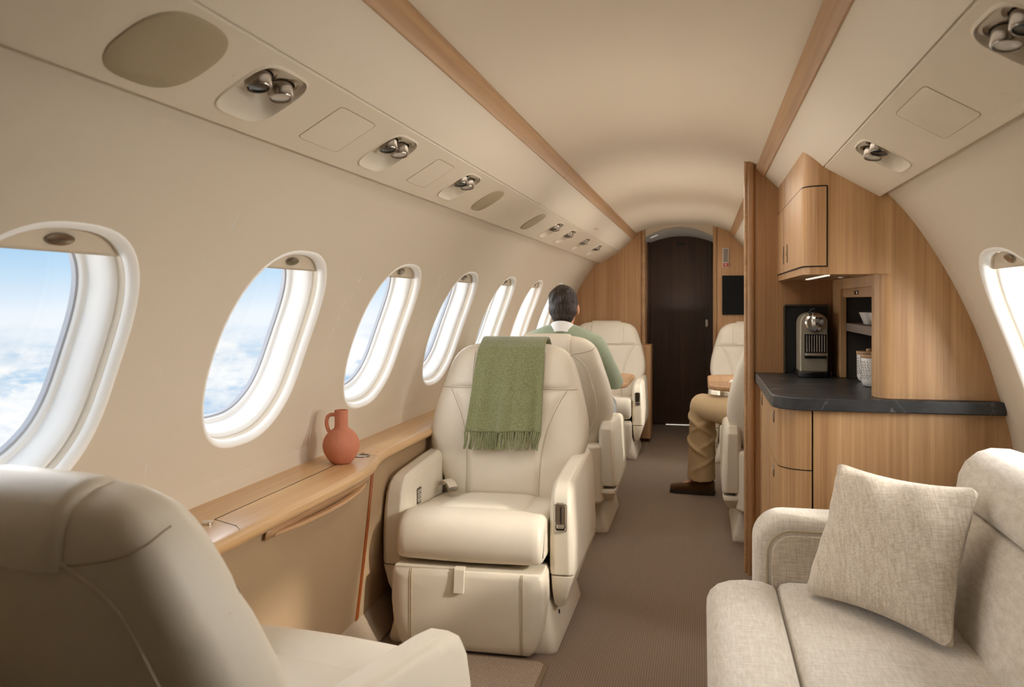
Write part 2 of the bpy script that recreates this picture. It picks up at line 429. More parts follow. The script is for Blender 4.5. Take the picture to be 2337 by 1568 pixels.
# walls
for side, name, wins in ((-1, 'wall_left', LEFT_W), (1, 'wall_right', RIGHT_W)):
    f = wall_pt(side); m = MB(); zlo = frange(-.04, .72, 10); zhi = frange(1.415, 1.66, 8); zmid = frange(.72, 1.415, 14)
    strip(m, f, [Y0, Y1], zlo); strip(m, f, [Y0, Y1], zhi)
    y = Y0
    for yc in wins:
        if yc - .42 > y + 1e-4: strip(m, f, [y, yc - .42], zmid)
        bay(m, f, yc - .42, yc + .42, .72, 1.415, (yc, WZ, WA, WB, WN), 1.005)
        y = yc + .42
    strip(m, f, [y, Y1], zmid)
    tag(m.build(name, M['lining'], sharp=0), kind='structure')
ordl = ['beside the near chair, cropped by the edge of the photo', 'second along the left wall, before the terracotta jug', 'third along the left wall, above the terracotta jug', 'fourth along the left wall, just left of the draped chair', 'fifth along the left wall, above the draped chair', 'sixth along the left wall, left of the seated man', 'last one along the left wall, behind the seated man']
for i, yc in enumerate(LEFT_W): make_window(i + 1, -1, yc, 'rounded cabin window with white surround, ' + ordl[i])
for i, yc in enumerate(RIGHT_W):
    make_window(8 + i, 1, yc, ['rounded cabin window beside the sofa, nearer the viewer', 'rounded cabin window beside the dark counter and sofa back', 'rounded cabin window behind the oak partition, first', 'rounded cabin window behind the oak partition, second', 'rounded cabin window behind the oak partition, third'][i])

# floor, ceiling, ends
m = MB(); m.box(-1.2, .9, Y0, 8.62, -.03, 0); tag(m.build('floor', M['carpet'], flat=True), kind='structure')
def ceil_z(h): return 1.783 + .080 * (1 - abs(h / .41) ** 3)
m = MB(); m.grid([[(XC + h, y, ceil_z(h)) for h in frange(-.41, .41, 28)] for y in (Y0, 3.765)])
m.grid([[(XC + h, y, ceil_z(h) + (.0015 if y > 3.7 else 0)) for h in frange(-.41, .41, 28)] for y in (3.768, Y1)])
tag(m.build('ceiling', M['ceiling'], sharp=0), kind='structure')
m = MB(); m.box(-1.35, 1.05, Y0 - .03, Y0, -.03, 1.95); tag(m.build('wall_back', M['lining'], flat=True), kind='structure')
def hull_poly(x0, x1, ztop=1.93):
    pts = []
    if x0 < -1:
        pts += [(XC - W(z) - .012, z) for z in frange(0, 1.69, 24)] + [(XC - .5, 1.93)]
        pts += [(x1, ztop), (x1, 0)]
    else:
        pts += [(x0, 0), (x0, ztop), (XC + .5, 1.93)] + [(XC + W(z) + .012, z) for z in frange(1.69, 0, 24)]
    return pts
m = MB(); m.prism(hull_poly(-1.3, -.504), 'y', 7.7, 7.74); m.prism(hull_poly(.111, 1), 'y', 7.7, 7.74)
we = tag(m.build('wall_end', M['bulk'], flat=True), kind='structure')
for x, nm in ((-.504, 1), (.111, 2)):
    m = MB(); m.prism(rrect(x - .018, x + .018, 7.685, 7.76, .014), 'z', 0, 1.9 if nm == 1 else 1.9)
    tag(m.build('trim_%d' % nm, M['oak'] if nm == 2 else M['rail']), kind='structure')
# vestibule beyond the opening
m = MB(); m.box(-.56, -.52, 7.74, 8.52, 0, 1.9); m.box(.125, .165, 7.74, 8.52, 0, 1.9); tag(m.build('wall_vestibule', M['door'], flat=True), kind='structure')
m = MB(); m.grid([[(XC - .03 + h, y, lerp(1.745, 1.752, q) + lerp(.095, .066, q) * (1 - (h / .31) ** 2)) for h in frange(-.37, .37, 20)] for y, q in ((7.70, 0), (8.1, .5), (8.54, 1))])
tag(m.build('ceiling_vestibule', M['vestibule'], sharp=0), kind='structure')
d = empty('door_1', (-.2, 8.5, 0), kind='structure'); tag(d, 'dark walnut door at the far end of the aisle', 'door')
m = MB(); pl = [(-.497, 0.012), (.094, 0.012)] + [(XC - .037 + h, 1.754 + .066 * (1 - (h / .31) ** 2)) for h in frange(.295, -.295, 14)]
m.prism(pl, 'y', 8.5, 8.54); m.build('door_panel', M['door'], d)
m = MB(); m.box(-.62, .25, 8.56, 8.6, -.03, 2.0); tag(m.build('wall_far', M['gap'], flat=True), kind='structure')
hs = frange(-.34, .34, 20)
m = MB(); m.loft([[(XC - .03 + h, y, 1.745 + .095 * (1 - (h / .31) ** 2)) for h in hs] + [(XC - .03 + h, y, 1.95) for h in reversed(hs)] for y in (7.705, 7.74)])
tag(m.build('wall_header', M['ceiling'], flat=True), kind='structure')
m = MB(); m.box(-.66, .30, 7.70, 8.62, 1.951, 1.96); m.box(-.66, -.56, 7.74, 8.6, 1.6, 1.95); m.box(.165, .30, 7.74, 8.6, 1.6, 1.95); tag(m.build('vestibule_sky_seal', M['gap'], flat=True), kind='structure')  # unseen backing box added to keep sky from leaking round the vestibule
m = MB(); m.box(-.24, -.16, 8.488, 8.5, 1.735, 1.75); m.build('door_closer', M['black_mat'], d, bevel=.003)
m = MB(); m.prism(rrect(.03, .06, .945, 1.02, .014), 'y', 8.482, 8.5); m.build('door_handle', M['chrome'], d, bevel=.005)
m = MB(); m.box(-.34, -.10, 8.49, 8.5, .003, .009); tag(m.build('door_glow_strip', M['lamp'], d), 'bright strip under the door')  # emissive strip for the line of light at the door's foot
m = MB(); m.prism([(-.52, 8.30), (-.485, 8.30), (-.485, 8.5), (-.52, 8.5)], 'z', 0, 1.75); tag(m.build('trim_3', M['door'], flat=True), kind='structure')
m = MB(); m.box(-.52, -.482, 7.78, 7.95, .0, 1.72); tag(m.build('trim_4', M['oak_dark'], flat=True), kind='structure')
for i, (x0, x1, z0, z1) in enumerate(((-.475, -.375, 1.772, 1.812), (-.03, .07, 1.822, 1.786))):
    m = MB(); m.add([(x0, 7.98, z0 - .008), (x1, 7.98, z1 - .008), (x1, 8.02, z1 - .008), (x0, 8.02, z0 - .008), (x0, 7.98, z0 + .01), (x1, 7.98, z1 + .01), (x1, 8.02, z1 + .01), (x0, 8.02, z0 + .01)],
                    [(0, 1, 2, 3), (7, 6, 5, 4), (0, 4, 5, 1), (1, 5, 6, 2), (2, 6, 7, 3), (3, 7, 4, 0)])
    tag(m.build('ceiling_light', M['lamp'], at=((x0 + x1) / 2, 8, (z0 + z1) / 2)), 'slim glowing strip light above the walnut door, on the %s side of the arch' % ('left', 'right')[i], 'light', 'strip lights over the door')

# overhead bins, with recesses cut for the reading lights
UNITS_L = [1.475, 2.135, 2.812, 4.63, 5.13, 5.80, 6.52]
UNITS_R = [1.40, 2.45]
SPK_L = [(1.185, .105), (3.21, .085), (4.12, .085)]
UA, UB, UN = .094, .36, 3.8
def recess_pt(side): return bin_pt(side)
for side, units, nm in ((-1, UNITS_L, 'ceiling_bin_left'), (1, UNITS_R, 'ceiling_bin_right')):
    f = bin_pt(side); m = MB(); y = Y0
    yend = Y1 if side < 0 else Y1
    for yc in units:
        if yc - .14 > y: strip(m, f, [y, yc - .14], frange(.015, .96, 6))
        bay(m, f, yc - .14, yc + .14, .015, .96, (yc, .47, UA, UB, UN), 1.0, N=48, R=3); y = yc + .14
    strip(m, f, [y, yend], frange(.015, .96, 6))
    # rounded outer corner and return
    prof = [(.7132, 1.534), (.7185, 1.5315), (.722, 1.5335), (.7225, 1.539), (.7245, 1.60)]
    m.grid([[(XC + side * h, yy, z) for (h, z) in prof] for yy in (Y0, yend)])
    # upper, gently bulging face between rail and seam
    up = []
    for k in range(11):
        t = k / 10; b = .012 * math.sin(PI * t)
        up.append((lerp(.432, .5475, t) + b * .7, lerp(1.745, 1.6325, t) + b * -.7 * 1))
    m.grid([[(XC + side * h, yy, z) for (h, z) in up] for yy in (Y0, yend)])
    # groove at the seam
    m.grid([[(XC + side * h, yy, z) for (h, z) in ((.5475, 1.6325), (.5485, 1.638), (.5515, 1.637), (.5527, 1.6283))] for yy in (Y0, yend)])
    tag(m.build(nm, M['panel'], sharp=50), kind='structure')
    m = MB(); m.prism([(XC + side * h, z) for h, z in ((.434, 1.742), (.428, 1.738), (.396, 1.772), (.394, 1.782), (.402, 1.795), (.45, 1.765))], 'y', Y0, 3.764)
    m.prism([(XC + side * h, z) for h, z in ((.434, 1.742), (.428, 1.738), (.396, 1.772), (.394, 1.782), (.402, 1.795), (.45, 1.765))], 'y', 3.768, yend)
    tag(m.build('trim_%d' % (5 if side < 0 else 6), M['rail'], bevel=.004), kind='structure')

def light_unit(side, yc, label):
    f = bin_pt(side)
    c = f(yc, .47)
    root = empty('reading_light_unit', c, label, 'reading light', 'reading light and air nozzle recesses in the overhead bins')
    def ring(s, d, N=48): return [f(yc + UA * s * spow(math.cos(2 * PI * k / N), 2 / UN), .47 + UB * s * spow(math.sin(2 * PI * k / N), 2 / UN), d) for k in range(N)]
    def flat_ring(s, z, N=48): return [(p[0], p[1], z) for p in ring(s, 0, N)]
    zt = c[2] + .032
    m = MB(); m.loft([ring(1.03, .002), ring(1.0, -.003), ring(.97, -.0035), ring(.94, .001), ring(.92, .012)] + [[tuple(Vector(p).lerp(Vector(q), .85)) for p, q in zip(ring(.9, .0), flat_ring(.88, zt))], flat_ring(.84, zt)], False, True)
    m.build('recess', M['panel'], root, sharp=50)
    for k, (dy, mt) in enumerate(((-.044, 'dark_glass'), (.040, 'clear_lens'))):
        p = Vector((c[0] - side * .012, yc + dy, zt))
        R = Matrix.Translation(p) @ Matrix.Rotation(math.radians(8 * side), 4, 'Y') @ Matrix.Rotation(math.radians(-10), 4, 'X')
        m = MB(); m.lathe([(.027, 0), (.027, -.004), (.021, -.006), (.020, .0)], (0, 0, 0), 28); m.xform(R @ Matrix.Scale(1.3, 4)); ri = m.build('nozzle_ring', M['steel'], root)
        m = MB(); m.lathe([(.0185, 0), (.0185, -.024), (.017, -.0265), (.0155, -.026), (.0155, -.02)], (0, 0, 0), 28); m.xform(R @ Matrix.Scale(1.3, 4)); nb = m.build('nozzle', M['steel'], root)
        m = MB(); m.lathe([(.0155, -.018), (.0155, -.0235), (.010, -.0245), (.001, -.0248)], (0, 0, 0), 24); m.xform(R @ Matrix.Scale(1.3, 4))
        tag(m.build('lens', M[mt], nb), ('dark air outlet', 'pale lamp lens')[k])
names_l = ['nearest the round speaker at the upper left', 'second from the near speaker, past the blank panel', 'third from the near speaker, beside an oval speaker', 'fourth along, after the two oval speakers', 'fifth along, left of the far bulkhead', 'sixth along, next to last before the bulkhead', 'last one before the far bulkhead']
for yc, nmx in zip(UNITS_L, names_l): light_unit(-1, yc, 'recess with two metal nozzles, left bin, ' + nmx)
for yc, nmx in zip(UNITS_R, ['cropped by the upper right edge', 'just before the oak galley cabinet']): light_unit(1, yc, 'recess with two metal nozzles, right bin, ' + nmx)
for i, (yc, a) in enumerate(SPK_L):
    f = bin_pt(-1); b = .40 if i == 0 else .34
    def ring(s, d, N=44): return [f(yc + a * s * spow(math.cos(2 * PI * k / N), 2 / 2.7), .48 + b * s * spow(math.sin(2 * PI * k / N), 2 / 2.7), d) for k in range(N)]
    m = MB(); m.loft([ring(1.0, .002), ring(.99, -.0025), ring(.96, -.004), ring(.5, -.0045)], True, True)
    tag(m.build('speaker_grille', M['speaker'], at=f(yc, .48)), ['large rounded beige speaker grille at the upper left of the cabin', 'oval beige speaker grille right after the third reading light', 'oval beige speaker grille further along, second of the two ovals'][i], 'speaker', 'speaker grilles in the left bin')
for side, yc, hb, lab in ((-1, 1.82, .1, 'blank rounded access panel between the first two reading lights on the left'), (-1, 2.5, .085, 'faint blank access panel between second and third reading light on the left'), (1, 1.92, .13, 'blank rounded access panel in the right bin between two reading lights')):
    f = bin_pt(side); m = MB(); rr = rrect(yc - hb, yc + hb, .16, .80, (.035, .035, .035, .035))
    rr = [(yc + (p[0] - yc), .48 + spow((p[1] - .48) / .32, 1) * .32) for p in rrect(yc - hb, yc + hb, .18, .78, .03)]
    o1 = [f(p[0], p[1], -.0003) for p in rr]
    q = [(yc + (p[0] - yc) * .985, .48 + (p[1] - .48) * .985) for p in rr]
    o2 = [f(p[0], p[1], -.0012) for p in q]
    m.loft([[f(p[0], p[1], .002) for p in rr], o1, o2], False, True)
    o = tag(m.build('access_panel', M['panel'], at=f(yc, .48), sharp=25), lab, 'panel', 'blank access panels in the overhead bins')
    m = MB(); m.tube([f(p[0], p[1], -.0002) for p in rr + rr[:1]], .0009, 4); m.build('panel_edge', M['line'], o)
f = bin_pt(-1)
m = MB(); m.lathe([(.02, 0), (.02, -.004), (.014, -.005), (.012, .004), (.002, .004)], (XC - .505, 5.62, 1.665), 20)
tag(m.build('small_spotlight', M['panel'], at=(XC - .505, 5.62, 1.665)), 'tiny round spotlight in the upper face of the left bin', 'light')

# carpeted kick along the left wall
m = MB(); m.prism([(-1.25, .125), (-1.165, .10), (-1.10, .0), (-1.25, 0)], 'y', .6, 7.68); tag(m.build('baseboard_left', M['kick'], bevel=.012), kind='structure')
# ---------------------------------------------------------------- side console, ledge, jug
LZ = .668
EDGE = [(.7, -1.035), (1.6, -1.035), (2.0, -1.03), (2.3, -1.026), (2.5, -1.028), (2.6, -1.034), (2.68, -1.045), (2.76, -1.066), (2.84, -1.084), (2.92, -1.095), (3.02, -1.099), (3.3, -1.10), (7.66, -1.10)]
def ledge_top(ya, yb, n):
    m = MB(); rings = []
    for y in frange(ya, yb, n):
        xe = interp(EDGE, y); xb = XC - W(LZ) - .012
        pr = [(xb, LZ)] + [(xe - .022 + .022 * math.sin(a), LZ - .019 + .019 * math.cos(a)) for a in frange(0, PI, 8)] + [(xb, LZ - .038)]
        rings.append([(x, y, z) for x, z in pr])
    m.loft(rings); return m
con = empty('side_console', (-1.12, 1.75, 0), 'low wall console with oak top and tan front under the second window', 'console')
ledge_top(.7, 2.815, 40).build('console_top', M['oak_y'], con, sharp=60)
def panel_x(y, z):
    xt = interp(EDGE, y) - .03
    x = lerp(xt, -1.168, ((.64 - z) / .56) ** 1.15 if z < .64 else 0)
    q = max(0, min(1, (1.70 - y) / .2)); return x - .075 * q * q * (3 - 2 * q) * min(1, max(0, (.64 - z) / .06))
m = MB(); zs = frange(.075, .635, 10)
m.loft([[(panel_x(y, z), y, z) for z in zs] + [(-1.26, y, .635), (-1.23, y, .075)] for y in frange(.7, 2.80, 30)])
m.build('front_panel', M['tan_panel'], con, sharp=50)
m = MB(); m.loft([[(panel_x(2.80, z) + .003, y, z) for z in zs] + [(-1.26, y, .635), (-1.23, y, .075)] for y in (2.80, 2.822)]); tag(m.build('end_panel', M['wood_orange'], con), 'orange stained end panel')
# curved orange kick inset at the low near corner
arc = [(1.62, .555), (1.77, .55), (1.84, .525), (1.91, .482), (1.965, .43), (2.01, .37), (2.04, .31), (2.055, .2), (2.06, .09), (1.62, .09)]
m = MB(); m.loft([[(panel_x(y, z) + e, y, z) for y, z in arc] for e in (-.002, .004)]); tag(m.build('kick_inset', M['wood_orange'], con), 'orange stained curved inset')
# finger-pull lip
cres = []
for k in range(25):
    y = lerp(1.965, 2.70, k / 24); t = k / 24; cres.append((interp(EDGE, y) - .036 + .043 * math.sin(PI * t) ** .8, y))
m = MB(); m.prism(cres + [(p[0] - .02, p[1]) for p in reversed(cres)], 'z', .602, .613); m.build('pull_lip', M['rail'], con, bevel=.004)
m = MB(); m.loft([[(p[0] + e, p[1], z) for p in [(interp(EDGE, y) - .026 + .002 * math.sin(PI * i / 24), y) for i, y in enumerate(frange(1.965, 2.70, 24))]] for z, e in ((.605, 0.0), (.633, .006))], False, False, closed=False)
m.build('pull_recess', M['rail'], con, solid=.003)
m = MB(); m.tube([(-1.157, 1.905, LZ), (-1.157, 2.86, LZ)], .0011, 5); m.tube([(-1.157, 1.905, LZ), (-1.075, 1.862, LZ), (-1.05, 1.835, LZ - .001), (-1.036, 1.81, LZ - .012)], .0011, 5); m.build('lid_seam', M['gap'], con)
m = MB(); m.lathe([(.03, .001), (.03, .003), (.026, .0035), (.0245, -.0), (.024, -.03), (.001, -.03)], (-1.139, 2.79, LZ), 28); m.build('cup_holder', M['steel'], con)
m = MB(); m.lathe([(.013, .0005), (.013, .005), (.011, .007), (.001, .007)], (-1.15, 1.862, LZ), 20); m.build('push_latch', M['chrome'], con)
led = empty('window_ledge', (-1.18, 5.2, 0), 'long oak ledge running under the windows behind the draped chair', 'ledge')
ledge_top(2.816, 7.66, 60).build('ledge_top', M['oak_y'], led, sharp=60)
m = MB(); m.loft([[(interp(EDGE, y) - .03, y, .635), (-1.15, y, .3), (-1.165, y, .09), (-1.25, y, .09), (-1.25, y, .635)] for y in frange(2.83, 7.66, 20)]); m.build('dado_panel', M['tan_panel'], led)

jug = empty('terracotta_jug', (-1.153, 2.654, LZ), 'round terracotta jug with one handle on the oak console', 'jug')
m = MB(); jc = (-1.153, 2.654, LZ); R = .0605
prof = [(.001, .001), (.022, 0), (.030, .001), (.036, .006), (.0465, .020), (.0555, .036), (.0600, .054), (.0600, .064), (.0568, .078), (.0500, .092), (.0400, .104), (.0300, .111), (.0240, .115), (.0218, .120), (.0214, .135), (.0216, .160), (.0222, .172), (.0216, .1745), (.0195, .174), (.0185, .168), (.0185, .13), (.001, .125)]
m.lathe(prof, jc, 48); m.build('body', M['terracotta'], jug, sharp=60)
# handle on the side facing the near wall end
hd = Vector((-.95, -.30, 0)).normalized()
pts = [Vector(jc) + hd * u + Vector((0, 0, z)) for u, z in ((.015, .157), (.026, .160), (.036, .159), (.0435, .153), (.047, .143), (.0475, .131), (.0455, .119), (.041, .108), (.036, .099))]
m = MB(); m.tube(pts, .0062, 12); m.build('handle', M['terracotta'], jug)
# ---------------------------------------------------------------- armchairs (local frame: the chair looks towards -y, y=0 at the seat front)
BW = [(.30, .22), (.40, .238), (.48, .262), (.56, .305), (.61, .326), (.66, .330), (.72, .324), (.80, .305), (.84, .293), (.92, .268), (.96, .25), (.985, .228), (1.003, .20), (1.014, .165), (1.02, .12)]
BF = [(.30, .50), (.42, .515), (.55, .55), (.70, .595), (.84, .632), (.94, .662), (1.0, .69), (1.02, .715)]
BR_ = [(.30, .66), (.42, .70), (.55, .745), (.70, .79), (.84, .815), (.94, .822), (1.0, .80), (1.02, .765)]
def bw(z): return interp(BW, z)
def bf(z): return interp(BF, z)
def br(z): return interp(BR_, z)
def back_ring(z, sh=0.0, N=56):
    w = bw(z) - sh; y0 = bf(z) + sh; y1 = br(z) - sh; n = 3.6; out = []
    for k in range(N):
        a = 2 * PI * k / N
        x = w * spow(math.cos(a), 2 / n); y = (y0 + y1) / 2 + (y1 - y0) / 2 * spow(math.sin(a), 2 / n)
        # wings curl forward a touch
        y -= .018 * (abs(x) / .33) ** 3 * (1 if z < .84 else .6)
        out.append((x, y, z))
    return out
def front_y(x, z):
    w = bw(z); q = min(1, abs(x) / w)
    h = (br(z) - bf(z)) / 2
    y = (bf(z) + br(z)) / 2 - h * (1 - q ** 3.6) ** (1 / 3.6)
    return y - .018 * (abs(x) / .33) ** 3 * (1 if z < .84 else .6)
def rear_y(x, z):
    w = bw(z); q = min(1, abs(x) / w); h = (br(z) - bf(z)) / 2
    return (bf(z) + br(z)) / 2 + h * (1 - q ** 3.6) ** (1 / 3.6) - .018 * (abs(x) / .33) ** 3
XS = [(.40, .150), (.50, .150), (.58, .155), (.65, .166), (.72, .188), (.78, .215), (.835, .246)]
def make_chair():
    c = empty('cabin_armchair', (0, 0, 0), local=True)
    L = M['leather']
    # pedestal
    m = MB(); rings = []
    for z, hw, ya, yb in ((0, .30, .035, .655), (.012, .302, .03, .66), (.06, .292, .045, .645), (.16, .262, .09, .61), (.24, .25, .11, .59)):
        rings.append([(x, y, z) for x, y in rrect(-hw, hw, ya, yb, .03, 4)])
    m.loft(rings); b = m.build('pedestal', L, c, sharp=50)
    for s in (-1, 1): m = MB(); m.lathe([(.008, 0), (.008, .003 * s), (.002, .003 * s)], (s * .283, .2, .09), 14, 'x'); m.build('floor_bolt', M['gap'], b)
    # leg rest
    m = MB(); poly = [(-.222, .008), (.222, .008), (.243, .03), (.262, .09), (.2705, .17), (.268, .265), (.258, .284), (-.258, .284), (-.268, .265), (-.2705, .17), (-.262, .09), (-.243, .03)]
    n = len(poly)
    def lr(y, s, dz=0): return [(p[0] * s, y, .16 + (p[1] - .16) * s + dz) for p in poly]
    m.loft([lr(.14, .97), lr(.02, 1.0), lr(-.006, 1.0), lr(-.018, .985), lr(-.025, .955), lr(-.030, .80), lr(-.032, .4)], True, True)
    lr_ = m.build('leg_rest', L, c, sharp=60)
    for xx in (-.194, .194):
        m = MB()
        def ly(x, z):
            s_ = max(abs(x) / .27, abs(z - .16) / (.124 if z > .16 else .152)); return interp([(0, -.032), (.4, -.032), (.8, -.030), (.955, -.025), (.985, -.018), (1, -.008)], s_)
        for x in (xx - .003, xx + .003): m.tube([(x, ly(x, z) - .0002, z) for z in frange(.016, .28, 22)], .0013, 5)
        for z in (.016, .28): m.tube([(xx - .003, ly(xx, z), z), (xx + .003, ly(xx, z), z)], .0013, 5)
        m.build('stitching', M['stitch'], lr_)
    m = MB(); rings = []
    for y, z, t in ((-.016, .296, .003), (-.030, .288, .003), (-.034, .27, .003), (-.038, .235, .003), (-.041, .212, .0034)):
        rings.append([(-.038, y - t, z), (-.002, y - t, z), (-.002, y + t, z), (-.038, y + t, z)])
    m.loft(rings); m.build('pull_tab', L, lr_, bevel=.0016, seg=2)
    # seat cushion
    m = MB(); prof = []
    def sp(dx):
        return [(.52, .300 + dx), (.05, .300 + dx), (.012, .306 + dx), (-.006 + dx, .325), (-.013 + dx, .355), (-.012 + dx, .385), (-.002 + dx, .417), (.022 + dx, .443 - dx), (.06, .456 - dx), (.11, .457 - dx), (.18, .447 - dx), (.30, .436 - dx), (.54, .420 - dx), (.56, .39)]
    m.loft([[(x, y, z) for y, z in sp(d)] for x, d in ((-.258, .03), (-.2565, .017), (-.251, .007), (-.24, .0015), (-.22, 0), (-.1, -.003), (0, -.004), (.1, -.003), (.22, 0), (.24, .0015), (.251, .007), (.2565, .017), (.258, .03))])
    seat = m.build('seat_cushion', L, c, sharp=75)
    m = MB(); g = []
    for i in range(13):
        y = lerp(.15, .535, i / 12); row = []
        for j in range(21):
            u = -1 + 2 * j / 20; e = (1 - abs(u) ** 6) * (1 - abs(-1 + 2 * i / 12) ** 8)
            row.append((u * lerp(.185, .158, i / 12), y, lerp(.436, .408, i / 12) + .027 * e ** .6))
        g.append(row)
    m.grid(g); m.build('seat_inset', L, seat, sharp=0)
    # arms
    for s in (-1, 1):
        m = MB(); poly = [(.105, .248), (.098, .36), (.100, .45), (.110, .505), (.130, .538), (.165, .558), (.225, .566), (.50, .582), (.725, .588), (.752, .55), (.752, .30), (.745, .262), (.70, .25)]
        x0, x1 = s * .262, s * .352
        cx = (x0 + x1) / 2
        rings = []
        for k, (f, e) in enumerate(((0, .03), (.06, .012), (.2, 0), (.8, 0), (.94, .010), (1, .026))):
            x = lerp(x0, x1, f); ym, zm = .425, .40
            rings.append([(x + s * (-.010 if f > .5 else 0) * ((p[1] - .25) / .3) ** 2, p[0] + (e if p[0] < ym else -e), p[1] - (e if p[1] > zm else 0)) for p in poly])
        m.loft(rings); arm = m.build('armrest', L, c, bevel=.010, seg=3, sharp=60)
        m = MB(); poly = [(.108, .245), (.745, .245), (.748, .225), (.70, .178), (.30, .128), (.16, .122), (.125, .135), (.110, .17)]
        rings = []
        for f, e in ((0.06, .03), (.15, .005), (.3, 0), (.8, 0), (.93, .008), (.985, .03)):
            x = lerp(x0, x1, f); rings.append([(x + s * (-.03 if f > .5 else .005) * ((.245 - p[1]) / .12) ** 1.3, p[0] + (e * .6 if p[0] < .4 else -e * .6), p[1] + (e if p[1] < .2 else 0)) for p in poly])
        m.loft(rings); m.build('arm_skirt', L, c, bevel=.008, seg=3, sharp=60)
        if s > 0:
            # recline handle set in the front of the arm
            hx = .306; y0 = .0955
            def fy(z): return y0 + .001
            m = MB(); o_ = rrect(hx - .021, hx + .021, .402, .502, .010); i_ = [(hx + (p[0] - hx) * .78, .452 + (p[1] - .452) * .90) for p in o_]
            m.loft([[(p[0], y0 + .01, p[1]) for p in o_], [(p[0], y0 - .003, p[1]) for p in o_], [(hx + (p[0] - hx) * .9, y0 - .0045, .452 + (p[1] - .452) * .955) for p in o_], [(p[0], y0 - .003, p[1]) for p in i_], [(p[0], y0 + .004, p[1]) for p in i_]], False, False)
            fr = m.build('recline_handle', M['chrome'], arm, sharp=60)
            m = MB(); m.prism(i_, 'y', y0 - .0005, y0 + .006); m.build('handle_well', M['steel'], fr)
            m = MB(); m.box(hx - .0025, hx + .0035, y0 - .0012, y0 + .001, .43, .488); m.build('slot', M['gap'], fr)
            m = MB(); m.box(hx - .0135, hx + .0135, y0 - .007, y0 + .002, .414, .428); m.build('lever', M['chrome'], fr, bevel=.003)
            m = MB(); m.box(hx - .015, hx + .015, y0 - .001, y0 + .001, .408, .413); m.build('slot', M['gap'], fr)
        else:
            # switch plate on the inner face
            xi = -.2625
            m = MB(); m.prism(rrect(.235, .285, .435, .495, .005), 'x', xi - .003, xi + .003); pl = m.build('switch_plate', M['steel'], arm, bevel=.001)
            m = MB()
            for yy in (.244, .263):
                for zz in (.442, .459, .476):
                    m.box(xi + .002, xi + .0045, yy, yy + .012, zz, zz + .0028); m.box(xi + .002, xi + .0045, yy, yy + .012, zz + .0085, zz + .0113); m.box(xi + .002, xi + .0045, yy + .0095, yy + .012, zz, zz + .0113)
            m.build('switch_symbol', M['white'], pl)
    # rear shell between the arms
    m = MB(); m.prism(rrect(-.29, .29, .60, .775, (.02, .02, .07, .07)), 'z', .17, .47); m.build('seat_shell', L, c, bevel=.02, sharp=50)
    m = MB(); m.box(-.10, .10, .772, .779, .22, .33); m.build('shell_vent', M['gap'], c, bevel=.002)
    # back: one shell up to the top of the headrest
    m = MB(); zs = [.36, .365, .38, .42, .48, .54, .58, .61, .64, .68, .72, .76, .80, .84, .88, .91, .94, .96, .975, .99, 1.0, 1.008, 1.014, 1.018, 1.02]
    shr = [.05, .02, .008] + [0] * 22
    m.loft([back_ring(z, s_) for z, s_ in zip(zs, shr)]); back = m.build('backrest', L, c, sharp=75)
    # headrest cushion on the front, ending in a crease above the back pad
    m = MB(); g = []
    for i in range(17):
        z = lerp(.838, 1.006, i / 16); row = []; hw = bw(z) - .004
        for j in range(33):
            u = -1 + 2 * j / 32; b = i / 16; x = u * hw
            e = min(1, b * 9) ** .5 * (1 - abs(u) ** 14) * (1 - b ** 8)
            row.append((x, front_y(x, z) + .004 - .013 * max(0, e), z))
        g.append(row)
    m.grid(g); head = m.build('headrest', L, back, sharp=0)
    m = MB(); m.tube([(x, front_y(x, .837) - .0005, .837) for x in frange(-.284, .284, 30)], .0012, 5); m.build('headrest_seam', M['crease'], back)
    # front pad of the back, bounded by the two curved seams
    m = MB(); g = []
    for i in range(25):
        z = lerp(.41, .832, i / 24); row = []
        for j in range(25):
            u = -1 + 2 * j / 24; e = (1 - abs(u) ** 10) * (1 - abs(-1 + 2 * i / 24) ** 24)
            x = u * interp(XS, z); row.append((x, front_y(x, z) + .006 - .017 * max(0, e) ** .5, z))
        g.append(row)
    m.grid(g); m.build('back_pad', L, back, sharp=0)
    for s in (-1, 1):
        m = MB(); m.tube([(s * interp(XS, z), front_y(interp(XS, z), z) - .0002, z) for z in frange(.425, .832, 24)], .0012, 5); m.build('back_seam', M['crease'], back)
        m = MB(); m.tube([(s * .15, front_y(.15, z) - .0092 * min(1, (z - .838) * 50) ** .5, z) for z in frange(.842, .985, 12)], .0010, 5); m.build('headrest_seam', M['crease'], back)
    # headrest pad that wraps over the top to the rear
    path = [(front_y(0, z) - .010, z) for z in (.846, .87, .90, .93, .96, .985)] + [(.703, 1.012), (.725, 1.027), (.755, 1.031), (.785, 1.024), (.806, 1.008), (.822, .985), (.831, .965), (.834, .942), (.835, .922)]
    inner = [(y + .025, z) if i < 6 else (lerp(y, .745, .35), lerp(z, .93, .35)) for i, (y, z) in enumerate(path)]
    m = MB(); rings = []
    for x, k in ((-.128, .55), (-.125, .25), (-.118, .06), (-.10, 0), (0, -.02), (.10, 0), (.118, .06), (.125, .25), (.128, .55)):
        rings.append([(x, lerp(p[0], q[0], k), lerp(p[1], q[1], k)) for p, q in zip(path, inner)] + [(x, q[0], q[1]) for q in reversed(inner)])
    m.loft(rings); m.build('headrest_pad', L, back, sharp=60)
    # rear panel with piping round its rounded top, and a cross seam over each side bolster
    m = MB(); g = []; edge = []
    def hwz(z): return (bw(z) - .075) * (1 - max(0, (z - .83) / .11) ** 3 * .42 if z < .94 else .58)
